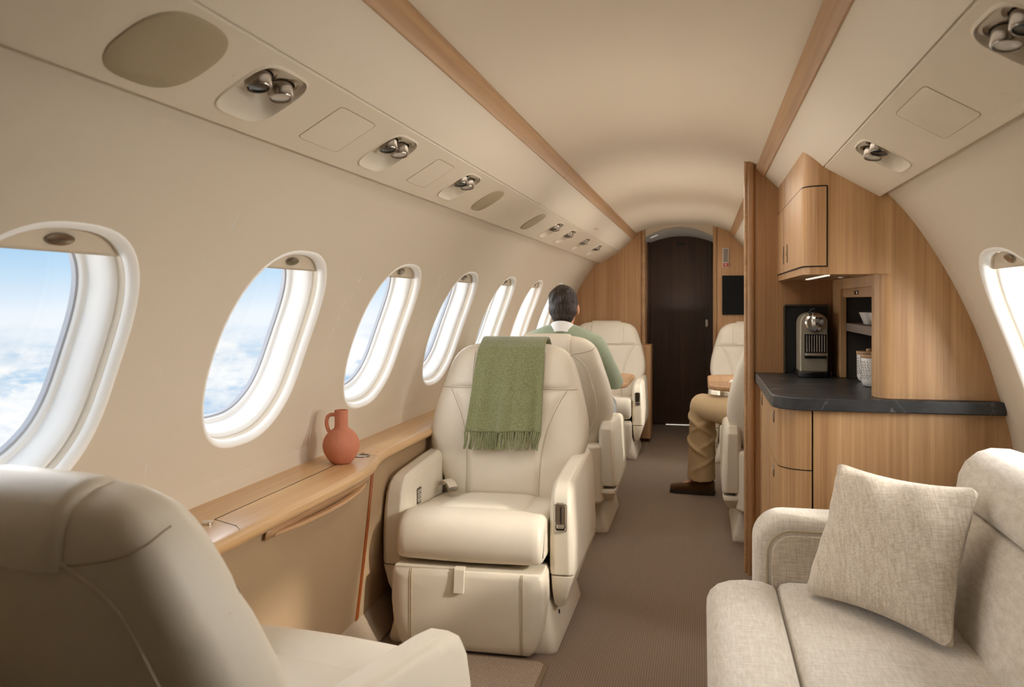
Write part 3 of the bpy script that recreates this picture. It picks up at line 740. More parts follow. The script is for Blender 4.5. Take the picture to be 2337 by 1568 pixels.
    for i in range(33):
        z = lerp(.40, .93, i / 32); row = []; hw = hwz(z)
        for j in range(21):
            u = -1 + 2 * j / 20; e = (1 - abs(u) ** 12) * (1 - (i / 32) ** 20); x = u * hw
            row.append((x, rear_y(x, z) - .004 + .008 * max(0, e) ** .5, z))
        g.append(row); edge.append((hw, rear_y(hw, z) + .0005, z))
    m.grid(g); rp = m.build('back_panel', L, back, sharp=0)
    top = [(x, rear_y(x, .932) + .0005, .932) for x in frange(edge[-1][0], -edge[-1][0], 12)]
    m = MB(); m.tube(edge + top[1:-1] + [(-p[0], p[1], p[2]) for p in reversed(edge)], .0036, 6); m.build('piping', L, back)
    for s in (-1, 1):
        pts = []
        for a in frange(1.38, .002, 16):
            z = lerp(.926, .968, (1.38 - a) / 1.38); x = bw(z) * math.cos(a) ** (2 / 3.6)
            pts.append((s * x, (bf(z) + br(z)) / 2 + (br(z) - bf(z)) / 2 * spow(math.sin(a), 2 / 3.6) - .0108 * (x / .33) ** 3, z))
        m = MB(); m.tube(pts, .0016, 5); m.build('bolster_seam', M['crease'], back)
    # belt
    m = MB(); rings = []
    for x, y, z in ((-.245, .53, .45), (-.235, .505, .470), (-.215, .475, .482), (-.190, .45, .475), (-.178, .435, .462)):
        rings.append([(x - .012, y - .018, z), (x + .012, y + .018, z), (x + .012, y + .018, z + .004), (x - .012, y - .018, z + .004)])
    m.loft(rings); belt = m.build('seat_belt', M['shade'], c, bevel=.001, sharp=60)
    m = MB(); m.box(-.185, -.158, .41, .445, .452, .464); m.build('buckle', M['steel'], belt, bevel=.004)
    return c
chair = make_chair()
CH = [  # x, y of the seat front, rotation, label
    ((-.782, 2.862), 0, 'cream leather armchair facing the viewer with the green throw over its headrest'),
    ((-.768, 1.84), PI - math.radians(10), 'nearest cream leather armchair at the lower left corner, seen from behind'),
    ((-.775, 5.13), PI, 'cream leather armchair in which the man in the sage sweater sits'),
    ((-.785, 6.55), 0, 'empty cream leather armchair across the left table from the man, against the bulkhead'),
    ((.45, 5.10), PI, 'cream leather armchair half hidden by the oak partition, with the khaki leg beside it'),
    ((.395, 6.55), 0, 'empty cream leather armchair below the black screen, behind the right table')]
for i, ((x, y), rz, lab) in enumerate(CH):
    o = chair if i == 0 else copy_tree(chair)
    o.location = (x, y, 0); o.rotation_euler = (0, 0, rz); tag(o, lab, 'armchair', 'cream leather cabin armchairs')
    if i == 1:      # the near chair is reclined a little
        for ch in o.children:
            if ch.name.startswith('backrest'):
                h = Vector((0, .57, .42)); ch.matrix_local = Matrix.Translation(h) @ Matrix.Rotation(math.radians(-6), 4, 'X') @ Matrix.Diagonal((.93, 1, .92, 1)) @ Matrix.Translation(-h)
# ---------------------------------------------------------------- oak partition and galley
YG, YP = 2.95, 3.93
m = MB(); pl = [(.212, 0), (.212, 1.848)] + [(XC + h, ceil_z(h) + .012) for h in (.38, .40)] + [(XC + .52, 1.72)] + [(XC + W(z) + .012, z) for z in frange(1.66, 0, 24)]
m.prism(pl, 'y', YP, 3.985); tag(m.build('wall_partition', M['oak_dark'], flat=True), kind='structure')
m = MB(); m.prism(rrect(.196, .226, 3.915, 4.0, .014), 'z', 0, 1.85); tag(m.build('trim_7', M['oak_dark']), kind='structure')
m = MB(); m.prism(rrect(.183, .200, 3.955, 4.01, .008), 'z', 0, 1.836); tag(m.build('trim_8', M['rail']), kind='structure')

# lower unit
low = empty('galley_base_cabinet', (.6, 3.45, 0), 'low oak galley cabinet with rounded drawer corner under the black counter', 'cabinet')
def right_edge(z, g=.002): return XC + W(z) + g
m = MB(); zs = frange(0, .845, 6)
m.loft([[(.352, YG, z), (right_edge(z), YG, z), (right_edge(z), YP - .003, z), (.352, YP - .003, z)] for z in zs]); m.build('front_panel', M['oak'], low, flat=True)
def side_block(z0, z1, inset=0, ya=None, yb=None):
    m = MB(); a = .247 + inset; r = .095; pts = []
    ya = YG + inset if ya is None else ya
    for k in range(15):
        t = math.radians(270 - 90 * k / 14); pts.append((a + r + r * math.cos(t), ya + r + r * math.sin(t)))
    yb = YP - .003 if yb is None else yb
    m.prism([(.347, ya)] + pts + [(a, yb), (.347, yb)], 'z', z0, z1); return m
side_block(0, .845, .004).build('carcass', M['gap'], low)
def latch(parent, x, y, z):
    m = MB(); m.prism(rrect(y - .010, y + .010, z - .022, z + .022, .009), 'x', x - .003, x + .004); l = m.build('latch', M['steel'], parent, bevel=.001)
    m = MB(); m.prism(rrect(y - .006, y + .006, z - .002, z + .012, .004), 'x', x - .007, x - .002); m.build('latch_button', M['chrome'], l, bevel=.001)
    m = MB(); m.prism(rrect(y - .006, y + .006, z - .018, z - .006, .004), 'x', x - .0036, x - .002); m.build('latch_slot', M['gap'], l)
for k, (z0, z1, lz) in enumerate(((.651, .843, .795), (.402, .647, .605), (.06, .398, .36))):
    d = side_block(z0, z1, 0, yb=3.45).build('drawer', M['oak'], low); latch(d, .247, 3.16, lz)
m = side_block(0, .056, .012); m.build('plinth', M['oak_dark'], low)
m = MB(); m.box(.247, .30, 3.453, YP - .003, .06, .843); d = m.build('door', M['oak'], low); latch(d, .247, 3.76, .785)

# counter
m = MB(); a, r, ya = .226, .115, 2.918; pts = []
for k in range(17):
    t = math.radians(270 - 90 * k / 16); pts.append((a + r + r * math.cos(t), ya + r + r * math.sin(t)))
def ctop(z): return [(right_edge(.87, .002), ya, z)] + [(p[0], p[1], z) for p in pts] + [(a, YP - .001, z), (right_edge(.87, .002), YP - .001, z)]
m.loft([ctop(.846), ctop(.887)]); tag(m.build('galley_counter', M['stone'], at=(.5, 3.4, .87), bevel=.004), 'black stone counter with pale veins on top of the oak galley cabinet', 'counter')

# upper unit with niche
up = empty('galley_wall_cabinet', (.6, 3.45, .887), 'tall curved oak galley cabinet with rounded upper door and open shelf niche', 'cabinet')
m = MB(); pl = [(.60, .888), (.60, 1.512)] + [(XC + W(z) + .004, z) for z in frange(1.505, .888, 24)]
m.prism(pl, 'y', YG, YG + .03); m.build('side_panel', M['oak'], up, flat=True)
def corner_block(x0, x1, y0, y1, r, z0, z1):
    m = MB(); pts = [(x1, y0)]
    for k in range(13):
        t = math.radians(270 - 90 * k / 12); pts.append((x0 + r + r * math.cos(t), y0 + r + r * math.sin(t)))
    m.prism(pts + [(x0, y1), (x1, y1)], 'z', z0, z1); return m
corner_block(.324, .60, YG, YP, .055, 1.285, 1.74).build('upper_body', M['oak'], up)
m = MB(); 
def door_pts(e, x1):
    x0, y0, r = .324 - e, YG - e, .055 + e; pts = [(x1, y0)]
    for k in range(13):
        t = math.radians(270 - 90 * k / 12); pts.append((x0 + r + r * math.cos(t), y0 + r + r * math.sin(t)))
    return pts + [(x0, YP - .001)]
o_ = door_pts(.004, .392); i_ = door_pts(-.004, .392)
m.prism(o_ + list(reversed(i_)), 'z', 1.313, 1.568); dr = m.build('upper_door', M['oak'], up, sharp=30)
m = MB()
for z in (1.3105, 1.5705):
    m.tube([(p[0], p[1], z) for p in door_pts(.001, .394)], .0022, 5)
m.tube([(.3945, YG - .001, 1.3095), (.3945, YG - .001, 1.571)], .0022, 5); m.build('door_gap', M['gap'], up)
for y in (3.47, 3.62):
    m = MB(); m.prism(rrect(y - .007, y + .007, 1.345, 1.415, .006), 'x', .3165, .322); l = m.build('door_latch', M['steel'], dr, bevel=.001)
    m = MB(); m.prism(rrect(y - .005, y + .005, 1.372, 1.387, .004), 'x', .3135, .318); m.build('latch_button', M['chrome'], l)
m = MB(); m.box(.40, .412, 3.02, 3.6, 1.281, 1.2855); tag(m.build('light_strip', M['lamp'], up), 'thin glowing light strip')
m = MB(); m.lathe([(.022, 0), (.022, -.004), (.001, -.004)], (.5, 3.3, 1.285), 20); m.build('downlight', M['steel'], up)
# column and niche frame
corner_block(.545, .601, YG - .0005, 3.04, .048, .888, 1.287).build('column', M['oak'], up)
m = MB(); m.box(.547, .572, 3.72, YP, .888, 1.286); m.build('niche_post', M['oak'], up, bevel=.002)
m = MB(); m.box(.547, .572, 3.03, 3.73, 1.246, 1.286); m.build('niche_rail', M['oak'], up, bevel=.002)
m = MB(); m.box(.572, .90, 3.73, 3.74, .888, 1.286); m.box(.572, .90, 3.0, 3.012, .888, 1.286); m.box(.82, .83, 3.0, 3.74, .888, 1.286); m.box(.572, .9, 3.0, 3.74, 1.25, 1.262); m.build('niche_lining', M['niche'], up, flat=True)
m = MB(); m.box(.558, .575, 3.03, 3.722, 1.212, 1.25); sh = m.build('roller_shutter', M['rail'], up, bevel=.004)
m = MB(); m.box(.551, .56, 3.36, 3.42, 1.222, 1.236); m.build('shutter_catch', M['steel'], sh, bevel=.003)
m = MB(); m.box(.568, .82, 3.012, 3.73, 1.078, 1.110); m.build('niche_shelf', M['shelf'], up, bevel=.002)

# bowls and canisters
def bowl(x, y, z, r, lab):
    m = MB(); h = .045
    prof = [(.002, .006), (r * .68, .0), (r * .72, .004), (r * .98, h - .004), (r, h), (r * .94, h), (r * .66, .01), (.002, .008)]
    for (p) in (0,):
        rings = [[(x + q * spow(math.cos(2 * PI * k / 32), .55), y + q * spow(math.sin(2 * PI * k / 32), .55), z + hh) for k in range(32)] for q, hh in prof]
    m.loft(rings); tag(m.build('serving_bowl', M['white'], at=(x, y, z), sharp=35), lab, 'bowl', 'white bowls on the niche shelf')
bowl(.64, 3.50, 1.1105, .055, 'white square bowl on the grey niche shelf, fully in view')
bowl(.645, 3.33, 1.1105, .060, 'white bowl on the niche shelf, partly hidden by the oak column')
for i, (x, y, h) in enumerate(((.632, 3.57, .105), (.612, 3.36, .105))):
    t = empty('storage_canister', (x, y, .887), ['white patterned canister with wooden lid on the counter, the one further back in the niche', 'white canister with wooden lid on the counter, cut off by the oak column'][i], 'canister', 'white canisters in the niche')
    m = MB(); m.lathe([(.001, 0), (.030, 0), (.040, .006), (.045, .02), (.046, h - .006), (.0455, h), (.001, h)], (x, y, .887), 36); cb = m.build('body', M['white'], t, sharp=50)
    m = MB()
    for q in range(4):
        for s in range(7):
            a = math.radians(190 + 14 * q + 5 * math.sin(s * 2.1)); z = .887 + .03 + s * .0095
            a2 = a + math.radians(6 if s % 2 else -6)
            m.tube([(x + .0463 * math.cos(a), y + .0463 * math.sin(a), z), (x + .0463 * math.cos(a2), y + .0463 * math.sin(a2), z + .006)], .0009, 4)
    m.build('pattern', M['glass_grey'], cb)
    m = MB(); m.lathe([(.001, h), (.0465, h), (.0475, h + .003), (.0475, h + .011), (.046, h + .013), (.012, h + .013), (.012, h + .021), (.009, h + .023), (.001, h + .023)], (x, y, .887), 36); m.build('lid', M['rail'], t, sharp=50)

# machine recess and coffee machine
nc = empty('machine_alcove', (.437, YP, .887), 'dark olive framed alcove panel behind the coffee machine', 'panel')
m = MB(); m.box(.356, .522, YP - .004, YP, .888, 1.175); m.build('back_plate', M['black_mat'], nc)
m = MB(); o_ = rrect(.345, .533, .80, 1.184, (0, 0, .014, .014)); i_ = rrect(.351, .527, .80, 1.178, (0, 0, .010, .010))
o_ = [(p[0], max(.888, p[1])) for p in o_]; i_ = [(p[0], max(.888, p[1])) for p in i_]
m.loft([[(p[0], YP, p[1]) for p in o_], [(p[0], YP - .02, p[1]) for p in o_], [(p[0], YP - .02, p[1]) for p in i_], [(p[0], YP - .001, p[1]) for p in i_]], False, False); m.build('frame', M['recess'], nc, sharp=40)
cm = empty('coffee_machine', (.448, 3.80, .887), 'silver and black capsule coffee machine on the counter', 'coffee machine')
mx, my = .449, 3.742
def arch(w, z0, z1, r):
    pts = [(mx - w, z0), (mx + w, z0)]
    for k in range(13):
        a = math.radians(90 * k / 12); pts.append((mx + w - r + r * math.cos(a), z1 - r + r * math.sin(a)))
    for k in range(13):
        a = math.radians(90 + 90 * k / 12); pts.append((mx - w + r + r * math.cos(a), z1 - r + r * math.sin(a)))
    return pts
m = MB(); m.prism(arch(.054, .905, 1.150, .045), 'y', my, 3.90); body = m.build('body', M['machine'], cm, bevel=.006, sharp=40)
m = MB(); pl = [(mx - .066, 3.90), (mx + .066, 3.90)] + [(mx + .066 * math.cos(a), 3.715 - .035 * math.sin(a)) for a in frange(0, PI, 16)]
m.prism(pl, 'z', .8872, .911); bs = m.build('drip_tray', M['black'], cm, bevel=.004)
m = MB()
for k in range(9): m.box(mx - .045 + k * .0105, mx - .041 + k * .0105, 3.688, 3.735, .911, .9135)
m.build('tray_grid', M['steel'], bs)
m = MB(); m.box(mx - .037, mx + .048, my - .002, my + .01, .962, 1.062); gr = m.build('grille', M['black_mat'], body)
m = MB()
for k in range(8): m.tube([(mx - .028 + k * .0098, my - .004, .99), (mx - .028 + k * .0098, my - .004, 1.058)], .0026, 8)
m.build('grille_bar', M['steel'], gr)
m = MB(); m.box(mx - .036, mx + .05, my - .03, my, .974, .986); m.build('cup_rest', M['chrome'], body, bevel=.002)
m = MB(); m.lathe([(.001, -.012), (.030, -.012), (.036, -.010), (.040, -.004), (.041, 0), (.041, .01)], (mx + .003, my, 1.108), 36, 'y'); kn = m.build('brew_dial', M['chrome'], body, sharp=50)
m = MB(); rings = []
for z, w, y in ((1.072, .004, -.014), (1.08, .010, -.018), (1.10, .013, -.024), (1.12, .014, -.026), (1.14, .012, -.022), (1.15, .010, -.014)):
    rings.append([(mx + .003 + q, my + y + e, z) for q, e in ((-w, .006), (w, .006), (w, 0), (0, -.004), (-w, 0))])
m.loft(rings); m.build('spout', M['chrome'], kn, bevel=.002)
m = MB(); m.tube([(mx - .018, my + .004, 1.148), (mx - .012, my - .006, 1.162), (mx + .004, my - .012, 1.168), (mx + .02, my - .006, 1.163), (mx + .028, my + .004, 1.150)], .0042, 10); m.build('lever', M['black'], body)
# ---------------------------------------------------------------- sofa and pillow
sofa = empty('sofa', (.45, 1.75, 0), 'long beige linen sofa along the right wall', 'sofa')
SY0, SY1 = .35, 2.545
def sofa_loft(prof, y0, y1, r, name, n=10, parent=None, mat='linen', sh=60):
    """prof(x,z) section swept along y, ends rounded by shrinking towards its middle"""
    cx = sum(p[0] for p in prof) / len(prof); cz = sum(p[1] for p in prof) / len(prof)
    R = max(max(abs(p[0] - cx) for p in prof), .01); Rz = max(max(abs(p[1] - cz) for p in prof), .01)
    m = MB(); rings = []
    ys = [(y0 + r * (1 - math.cos(a)), r * (1 - math.sin(a))) for a in frange(0, PI / 2, 6)] + [(y1 - r * (1 - math.cos(a)), r * (1 - math.sin(a))) for a in frange(PI / 2, 0, 6)]
    for y, e in ys:
        rings.append([(cx + (p[0] - cx) * (1 - e / R), y, cz + (p[1] - cz) * (1 - e / Rz)) for p in prof])
    m.loft(rings); return m.build(name, M[mat], parent or sofa, sharp=sh)
sofa_loft([(.06, .03), (.86, .03), (.88, .265), (.06, .265)], SY0, SY1 + .15, .01, 'base')
front = [(.205, .255), (.08, .255), (.04, .26), (.018, .29), (.012, .335), (.013, .36), (.022, .382), (.042, .400), (.075, .412), (.12, .417), (.165, .414), (.194, .405), (.202, .39)]
fr = sofa_loft(front, SY0, SY1, .035, 'front_roll')
seat = [(.206, .27), (.206, .392), (.214, .406), (.238, .413), (.40, .412), (.58, .404), (.66, .395), (.66, .27)]
sofa_loft(seat, SY0, SY1 - .005, .012, 'seat_cushion')
back = [(.612, .36), (.606, .41), (.620, .46), (.648, .53), (.680, .60), (.698, .628), (.715, .634), (.80, .64), (.90, .60), (.88, .36)]
sofa_loft(back, SY0, SY1 + .085, .03, 'back_cushion')
roll = [(.712, .636), (.694, .65), (.686, .68), (.692, .72), (.710, .758), (.740, .785), (.775, .797), (.82, .796), (.89, .775), (.905, .70), (.89, .64)]
sofa_loft(roll, SY0, SY1 + .10, .05, 'back_roll')
# arm at the galley end
m = MB(); pl = rrect(.146, .78, .06, .588, (.02, .02, .03, .085), 8)
def ap(s, y): return [(lerp(.476, p[0], 1), y, p[1]) for p in [(p[0] + (s if p[0] < .3 else -s), p[1] - (s if p[1] > .3 else 0)) for p in pl]]
m.loft([ap(.024, 2.549), ap(.010, 2.552), ap(.0, 2.568), ap(0, 2.68), ap(.008, 2.695), ap(.03, 2.702)]); arm = m.build('armrest', M['linen'], sofa, sharp=60)
m = MB(); pl2 = rrect(.190, .78, .06, .542, (.02, .02, .02, .06), 8); m.prism(pl2, 'y', 2.543, 2.56); m.build('arm_inset', M['linen_pillow'], arm, bevel=.006)
m = MB(); e = [p for p in rrect(.180, .78, .06, .552, (.02, .02, .02, .07), 8)]
k0 = min(range(len(e)), key=lambda i: abs(e[i][0] - .178) + abs(e[i][1] - .1)); pts = [(.180, 2.547, .15), (.180, 2.547, .30)] + [(p[0], 2.547, p[1]) for p in reversed(e) if p[1] > .42 and p[0] < .26] + [(.40, 2.547, .552), (.62, 2.547, .552)]
m.tube(pts, .0022, 6); m.build('arm_piping', M['stitch'], arm)

# square scatter pillow: four corners in space, puffed in the middle
PC = [Vector((.266, 2.43, .420)), Vector((.543, 2.09, .420)), Vector((.670, 2.335, .738)), Vector((.376, 2.585, .744))]
nrm = (PC[1] - PC[0]).cross(PC[3] - PC[0]).normalized()
m = MB(); N = 28
def pp(i, j, s):
    u, v = i / N, j / N
    a = -1 + 2 * u; b = -1 + 2 * v
    ra, rb = max(0, abs(a) - .86), max(0, abs(b) - .86)
    if ra > 0 and rb > 0:
        k_ = max(ra, rb) / math.hypot(ra, rb); a = math.copysign(.86 + ra * k_, a); b = math.copysign(.86 + rb * k_, b)
    # sides pulled in between pointed corners
    uu = .5 + .5 * a * (1 - .10 * (1 - b * b)); vv = .5 + .5 * b * (1 - .10 * (1 - a * a))
    p = PC[0].lerp(PC[1], uu).lerp(PC[3].lerp(PC[2], uu), vv)
    t = max(0, (1 - a * a) * (1 - b * b)) ** .48
    wr = .004 * math.sin(9 * a + 5 * b) * t * (1 - t) * 4 + .006 * math.sin(13 * b - 4 * a) * max(0, abs(a) - .55) * (1 - b * b)
    return p + nrm * s * (t * .072 + .003) + nrm * wr + Vector((0, 0, -.006 * t))
for s in (1, -1): m.grid([[pp(i, j, s) for i in range(N + 1)] for j in range(N + 1)])
edge = [(i, 0) for i in range(N)] + [(N, j) for j in range(N)] + [(i, N) for i in range(N, 0, -1)] + [(0, j) for j in range(N, 0, -1)]
m.loft([[pp(i, j, 1) for i, j in edge], [pp(i, j, -1) for i, j in edge]], False, False)
tag(m.build('throw_pillow', M['linen_pillow'], at=PC[0].lerp(PC[1], .5), sharp=0), 'square beige linen throw pillow leaning in the corner of the sofa', 'pillow')

# ---------------------------------------------------------------- green throw over the first chair
cx, cy = CH[0][0]
throw = empty('wool_throw', (cx, cy + .70, 1.03), 'olive green wool throw with fringe draped over the headrest of the front chair', 'throw')
def hang(z): return front_y(0, z) - .021
base = [(.85, .86), (.848, .90), (.846, .94), (.842, .985), (.828, 1.012), (.80, 1.034), (.765, 1.043), (.728, 1.041), (.700, 1.028), (hang(.995) + .002, 1.003)] + [(hang(z) - .002, z) for z in (.97, .94, .90, .86, .82)] + [(hang(z) - .006, z) for z in (.78, .74)] + [(hang(.70) - .010, .70), (hang(.668) - .014, .668)]
def throw_pt(u, k, off=0):
    t = k; i = min(int(t), len(base) - 2); q = t - i
    y, z = lerp(base[i][0], base[i + 1][0], q), lerp(base[i][1], base[i + 1][1], q)
    f = min(1, max(0, (t - 8) / 10))                     # 0 on top, 1 at the hem
    w = lerp(.140, .158, f)
    x = u * w + lerp(.008, -.004, f)
    y += -.009 * f * math.sin(u * 5.2 + .7) - .006 * f * math.sin(u * 11 + 1.9) - .003 * f * math.sin(u * 19 + f * 2) - .004 * f + .010 * abs(u) ** 8 * (1 - .4 * f) - off
    z += .004 * math.sin(u * 3) * f
    if u > .8 and t > 4: y += -.006 * (u - .8) / .2 * (1 - abs(t - 11) / 12)
    return (cx + x, cy + y, z)
m = MB(); K = (len(base) - 1) * 3
m.grid([[throw_pt(u, k / 3) for u in frange(-1, 1, 36)] for k in range(K + 1)]); cl = m.build('cloth', M['wool'], throw, sharp=0, solid=.010, sub=1)
m = MB(); 
for i in range(33):
    u = -1 + 2 * (i + .5) / 33; b = Vector(throw_pt(u, len(base) - 1.02)); rnd = random.Random(i)
    pts = []; dx = rnd.uniform(-.005, .005) - .003; ph = rnd.uniform(0, 6)
    for q in range(7):
        s = q / 6; pts.append(b + Vector((dx * s + .0022 * math.sin(ph + 5 * s), -.003 - .026 * s + .002 * math.cos(ph + 4 * s), -.066 * s)))
    m.tube(pts, [.0046, .0042, .0043, .0042, .0044, .0043, .003], 6)
m.build('fringe', M['wool'], throw)
# ---------------------------------------------------------------- tables, bulkhead fittings, mat
def table(x0, x1, y0, y1, lab, wallside):
    t = empty('cabin_table', ((x0 + x1) / 2, (y0 + y1) / 2, .7), lab, 'table', 'oak cabin tables')
    rs = (.02, .16, .16, .02) if wallside < 0 else (.16, .02, .02, .16)
    m = MB(); m.prism(rrect(x0, x1, y0, y1, rs, 8), 'z', .672, .70); m.build('table_top', M['rail'], t, bevel=.009, seg=3)
    xa = x0 if wallside < 0 else x1
    m = MB(); m.prism(rrect(min(xa, xa - wallside * .25), max(xa, xa - wallside * .25), y0 + .25, y1 - .25, .02), 'z', .635, .673); m.build('support_arm', M['rail'], t, bevel=.004)
table(-1.12, -.44, 5.17, 6.02, 'oak table in front of the man in the sage sweater', -1)
table(.035, .78, 5.17, 6.06, 'oak table beside the khaki leg, with a white paper on it', 1)
m = MB(); m.box(-.92, -.62, 5.24, 5.46, .7003, .704); tag(m.build('magazine', M['paper'], at=(-.77, 5.35, .7)), 'open white magazine on the table under the seated man', 'magazine')
m = MB(); m.add([(.16, 5.46, .7003), (.42, 5.40, .7003), (.45, 5.62, .7003), (.20, 5.64, .7003), (.16, 5.46, .706), (.42, 5.40, .709), (.45, 5.62, .706), (.20, 5.64, .709)], [(3, 2, 1, 0), (4, 5, 6, 7), (0, 1, 5, 4), (1, 2, 6, 5), (2, 3, 7, 6), (3, 0, 4, 7)])
tag(m.build('paper_sheet', M['paper'], at=(.3, 5.5, .7)), 'white folded paper on the right table', 'paper')
scr = empty('wall_screen', (.30, 7.69, 1.25), 'black rectangular screen on the oak bulkhead above the right far chair', 'screen')
m = MB(); m.box(.17, .56, 7.678, 7.7, 1.079, 1.415); m.build('bezel', M['screen'], scr, bevel=.002)
m = MB(); m.box(.174, .556, 7.6765, 7.679, 1.083, 1.411); m.build('display', M['screen'], scr)
sg = empty('emergency_sign', (.199, 7.69, 1.57), 'narrow wall case with grey glass and red base on the bulkhead', 'sign')
m = MB(); m.box(.174, .224, 7.684, 7.7, 1.488, 1.652); m.build('frame', M['paper'], sg, bevel=.002)
m = MB(); m.box(.179, .219, 7.682, 7.686, 1.53, 1.647); m.build('glass', M['glass_grey'], sg, bevel=.001)
m = MB(); m.box(.178, .220, 7.681, 7.686, 1.492, 1.526); rl = m.build('red_plate', M['red'], sg)
m = MB(); m.box(.184, .214, 7.6795, 7.682, 1.521, 1.5245)
for k in range(3): m.box(.188 + k * .008, .193 + k * .008, 7.6795, 7.682, 1.508, 1.514); m.box(.188 + k * .008, .193 + k * .008, 7.6795, 7.682, 1.499, 1.504)
m.build('lettering', M['paper'], rl)
lc = empty('side_cabinet', (-.46, 7.55, 0), 'narrow oak cabinet beside the far left chair, at the dark doorway', 'cabinet')
m = MB(); m.box(-.52, -.425, 7.42, 7.69, .03, .82); m.build('body', M['bulk'], lc, bevel=.004)
m = MB(); m.box(-.51, -.44, 7.44, 7.69, 0, .03); m.build('plinth', M['door'], lc)
mt = empty('floor_mat', (-.78, 2.3, 0), 'lighter carpet floor panel with rounded corner in front of the draped chair', 'mat')
m = MB(); m.prism(rrect(-1.06, -.492, 1.6, 2.835, .04), 'z', .0005, .005); m.build('binding', M['mat_edge'], mt)
m = MB(); m.prism(rrect(-1.045, -.507, 1.615, 2.82, .03), 'z', .0006, .0075); m.build('pile', M['mat'], mt)
# ---------------------------------------------------------------- people (bodies are single remeshed surfaces; clothes and hair are children)
def hand(m, w, d, n, curl=.35, s=1):
    """palm and five fingers from the wrist w, pointing along d, palm normal n (down); s=+1 thumb on +side"""
    d = Vector(d).normalized(); n = Vector(n).normalized(); side = n.cross(d).normalized() * s
    w = Vector(w)
    P = lambda a, b, c: w + d * a + side * b + n * c
    m.limb([P(-.02, 0, 0), P(.03, .004, 0), P(.075, .006, .002)], [.026, .028, .026])
    m.limb([P(.03, .022, 0), P(.08, .026, .002)], [.016, .014]); m.limb([P(.03, -.020, 0), P(.076, -.022, .003)], [.016, .013])
    for b, L, r in ((.030, .070, .0088), (.011, .080, .0092), (-.009, .074, .0088), (-.027, .058, .0078)):
        m.limb([P(.078, b, .002), P(.078 + L * .42, b * 1.06, .002 + L * curl * .25), P(.078 + L * .75, b * 1.06, .002 + L * curl * .75), P(.078 + L * .93, b * 1.06, .002 + L * curl * 1.15)], [r * 1.08, r, r * .95, r * .82], 10)
    m.limb([P(.015, .024, .004), P(.045, .050, .010), P(.075, .058, .016), P(.092, .056, .02)], [.014, .012, .0105, .009], 10)
def person(base, J, lab, cloth, trouser, shoes='suede'):
    root = empty('person', base, lab, 'person', 'people seated in the cabin')
    V = lambda k: Vector(J[k])
    H = V('head'); f = Vector(J['face']).normalized(); up = Vector((0, 0, 1)); rt = f.cross(up).normalized()
    HP = lambda a, b, c: H + rt * a + f * b + up * c
    m = MB()
    # head: skull, face wedge, jaw, nose, ears, brow
    def eb(c, r):
        s0 = len(m.v); m.ball((0, 0, 0), r, 24, 14)
        R = Matrix((rt, f, up)).transposed().to_4x4(); R.translation = c; m.xform(R, s0)
    eb(HP(0, -.012, .025), (.074, .094, .090)); eb(HP(0, .030, -.035), (.058, .062, .080)); eb(HP(0, .055, -.085), (.036, .034, .030))
    eb(HP(0, .098, -.022), (.013, .018, .022)); eb(HP(0, .088, .004), (.009, .016, .028)); eb(HP(0, .086, -.062), (.024, .010, .008)); eb(HP(0, .076, .030), (.050, .020, .012))
    for s in (-1, 1):
        eb(HP(s * .080, -.008, -.012), (.010, .020, .032)); eb(HP(s * .031, .083, .012), (.014, .010, .009))
    m.limb([V('neck') + Vector((0, 0, -.05)), V('neck'), HP(0, -.01, -.06)], [.066, .058, .055], 18)
    # trunk and limbs under the clothes
    m.limb([V('pelvis'), V('pelvis').lerp(V('chest'), .5), V('chest')], [.115, .11, .12], 18)
    for s in ('L', 'R'):
        m.limb([V('sh' + s), V('el' + s), V('wr' + s)], [.042, .034, .025]); m.limb([V('chest') + Vector((0, 0, .06)), V('sh' + s)], [.07, .045])
        hand(m, J['wr' + s], J['hd' + s], (0, 0, -1), .3, 1 if s == 'L' else -1)
        m.limb([V('hip' + s), V('kn' + s), V('an' + s)], [.066, .048, .034]); m.limb([V('an' + s), V('an' + s) + Vector(J['ft' + s]) * .14 + Vector((0, 0, -.035))], [.034, .028])
    body = m.build('body', M['skin'], root, remesh=.0065, smooth=4)
    for s in (-1, 1):
        e = MB(); e.ball(HP(s * .031, .089, .013), .0095, 12, 8); e.build('eye', M['shirt'], root)
        e = MB(); e.ball(HP(s * .031, .0965, .013), .0042, 10, 6); e.build('iris', M['gap'], root)
    e = MB(); e.limb([HP(-.02, .0955, -.060), HP(0, .0985, -.059), HP(.02, .0955, -.060)], [.0025, .0035, .0025], 8); e.build('mouth', M['terracotta'], root)
    # hair
    m = MB()
    eb(HP(0, -.026, .026), (.084, .094, .094)); eb(HP(0, -.046, -.018), (.081, .066, .072)); eb(HP(0, -.050, -.055), (.066, .052, .048)); eb(HP(0, -.048, -.080), (.052, .042, .034))
    for k in range(16):                                    # combed-back locks
        a = -1 + 2 * k / 15; pts = []
        for t in frange(0, 1, 8):
            th = lerp(.62, 3.35, t); ph = a * 1.15; pts.append(HP(.082 * math.sin(ph) * (1 - .10 * max(0, t - .7)), -.026 + .093 * math.cos(ph) * math.cos(th) + .008 * math.sin(9 * t + k), .026 + .093 * math.cos(ph) * math.sin(th)))
        m.tube(pts, [.003, .005, .006, .007, .007, .007, .006, .005, .003], 8)
    m.build('hair', M['hair'], root, remesh=.0045, smooth=2)
    # shirt collar
    m = MB(); rings = []; nb = V('neck')
    for z, r in ((-.04, .078), (-.012, .073), (.019, .067), (.021, .064), (-.012, .068)):
        rings.append([nb + rt * (r * math.cos(a)) + f * (r * 1.06 * math.sin(a)) + Vector((0, 0, z - .012 * math.sin(a))) for a in [2 * PI * k / 28 for k in range(28)]])
    m.loft(rings, False, False); m.build('collar', M['shirt'], root)
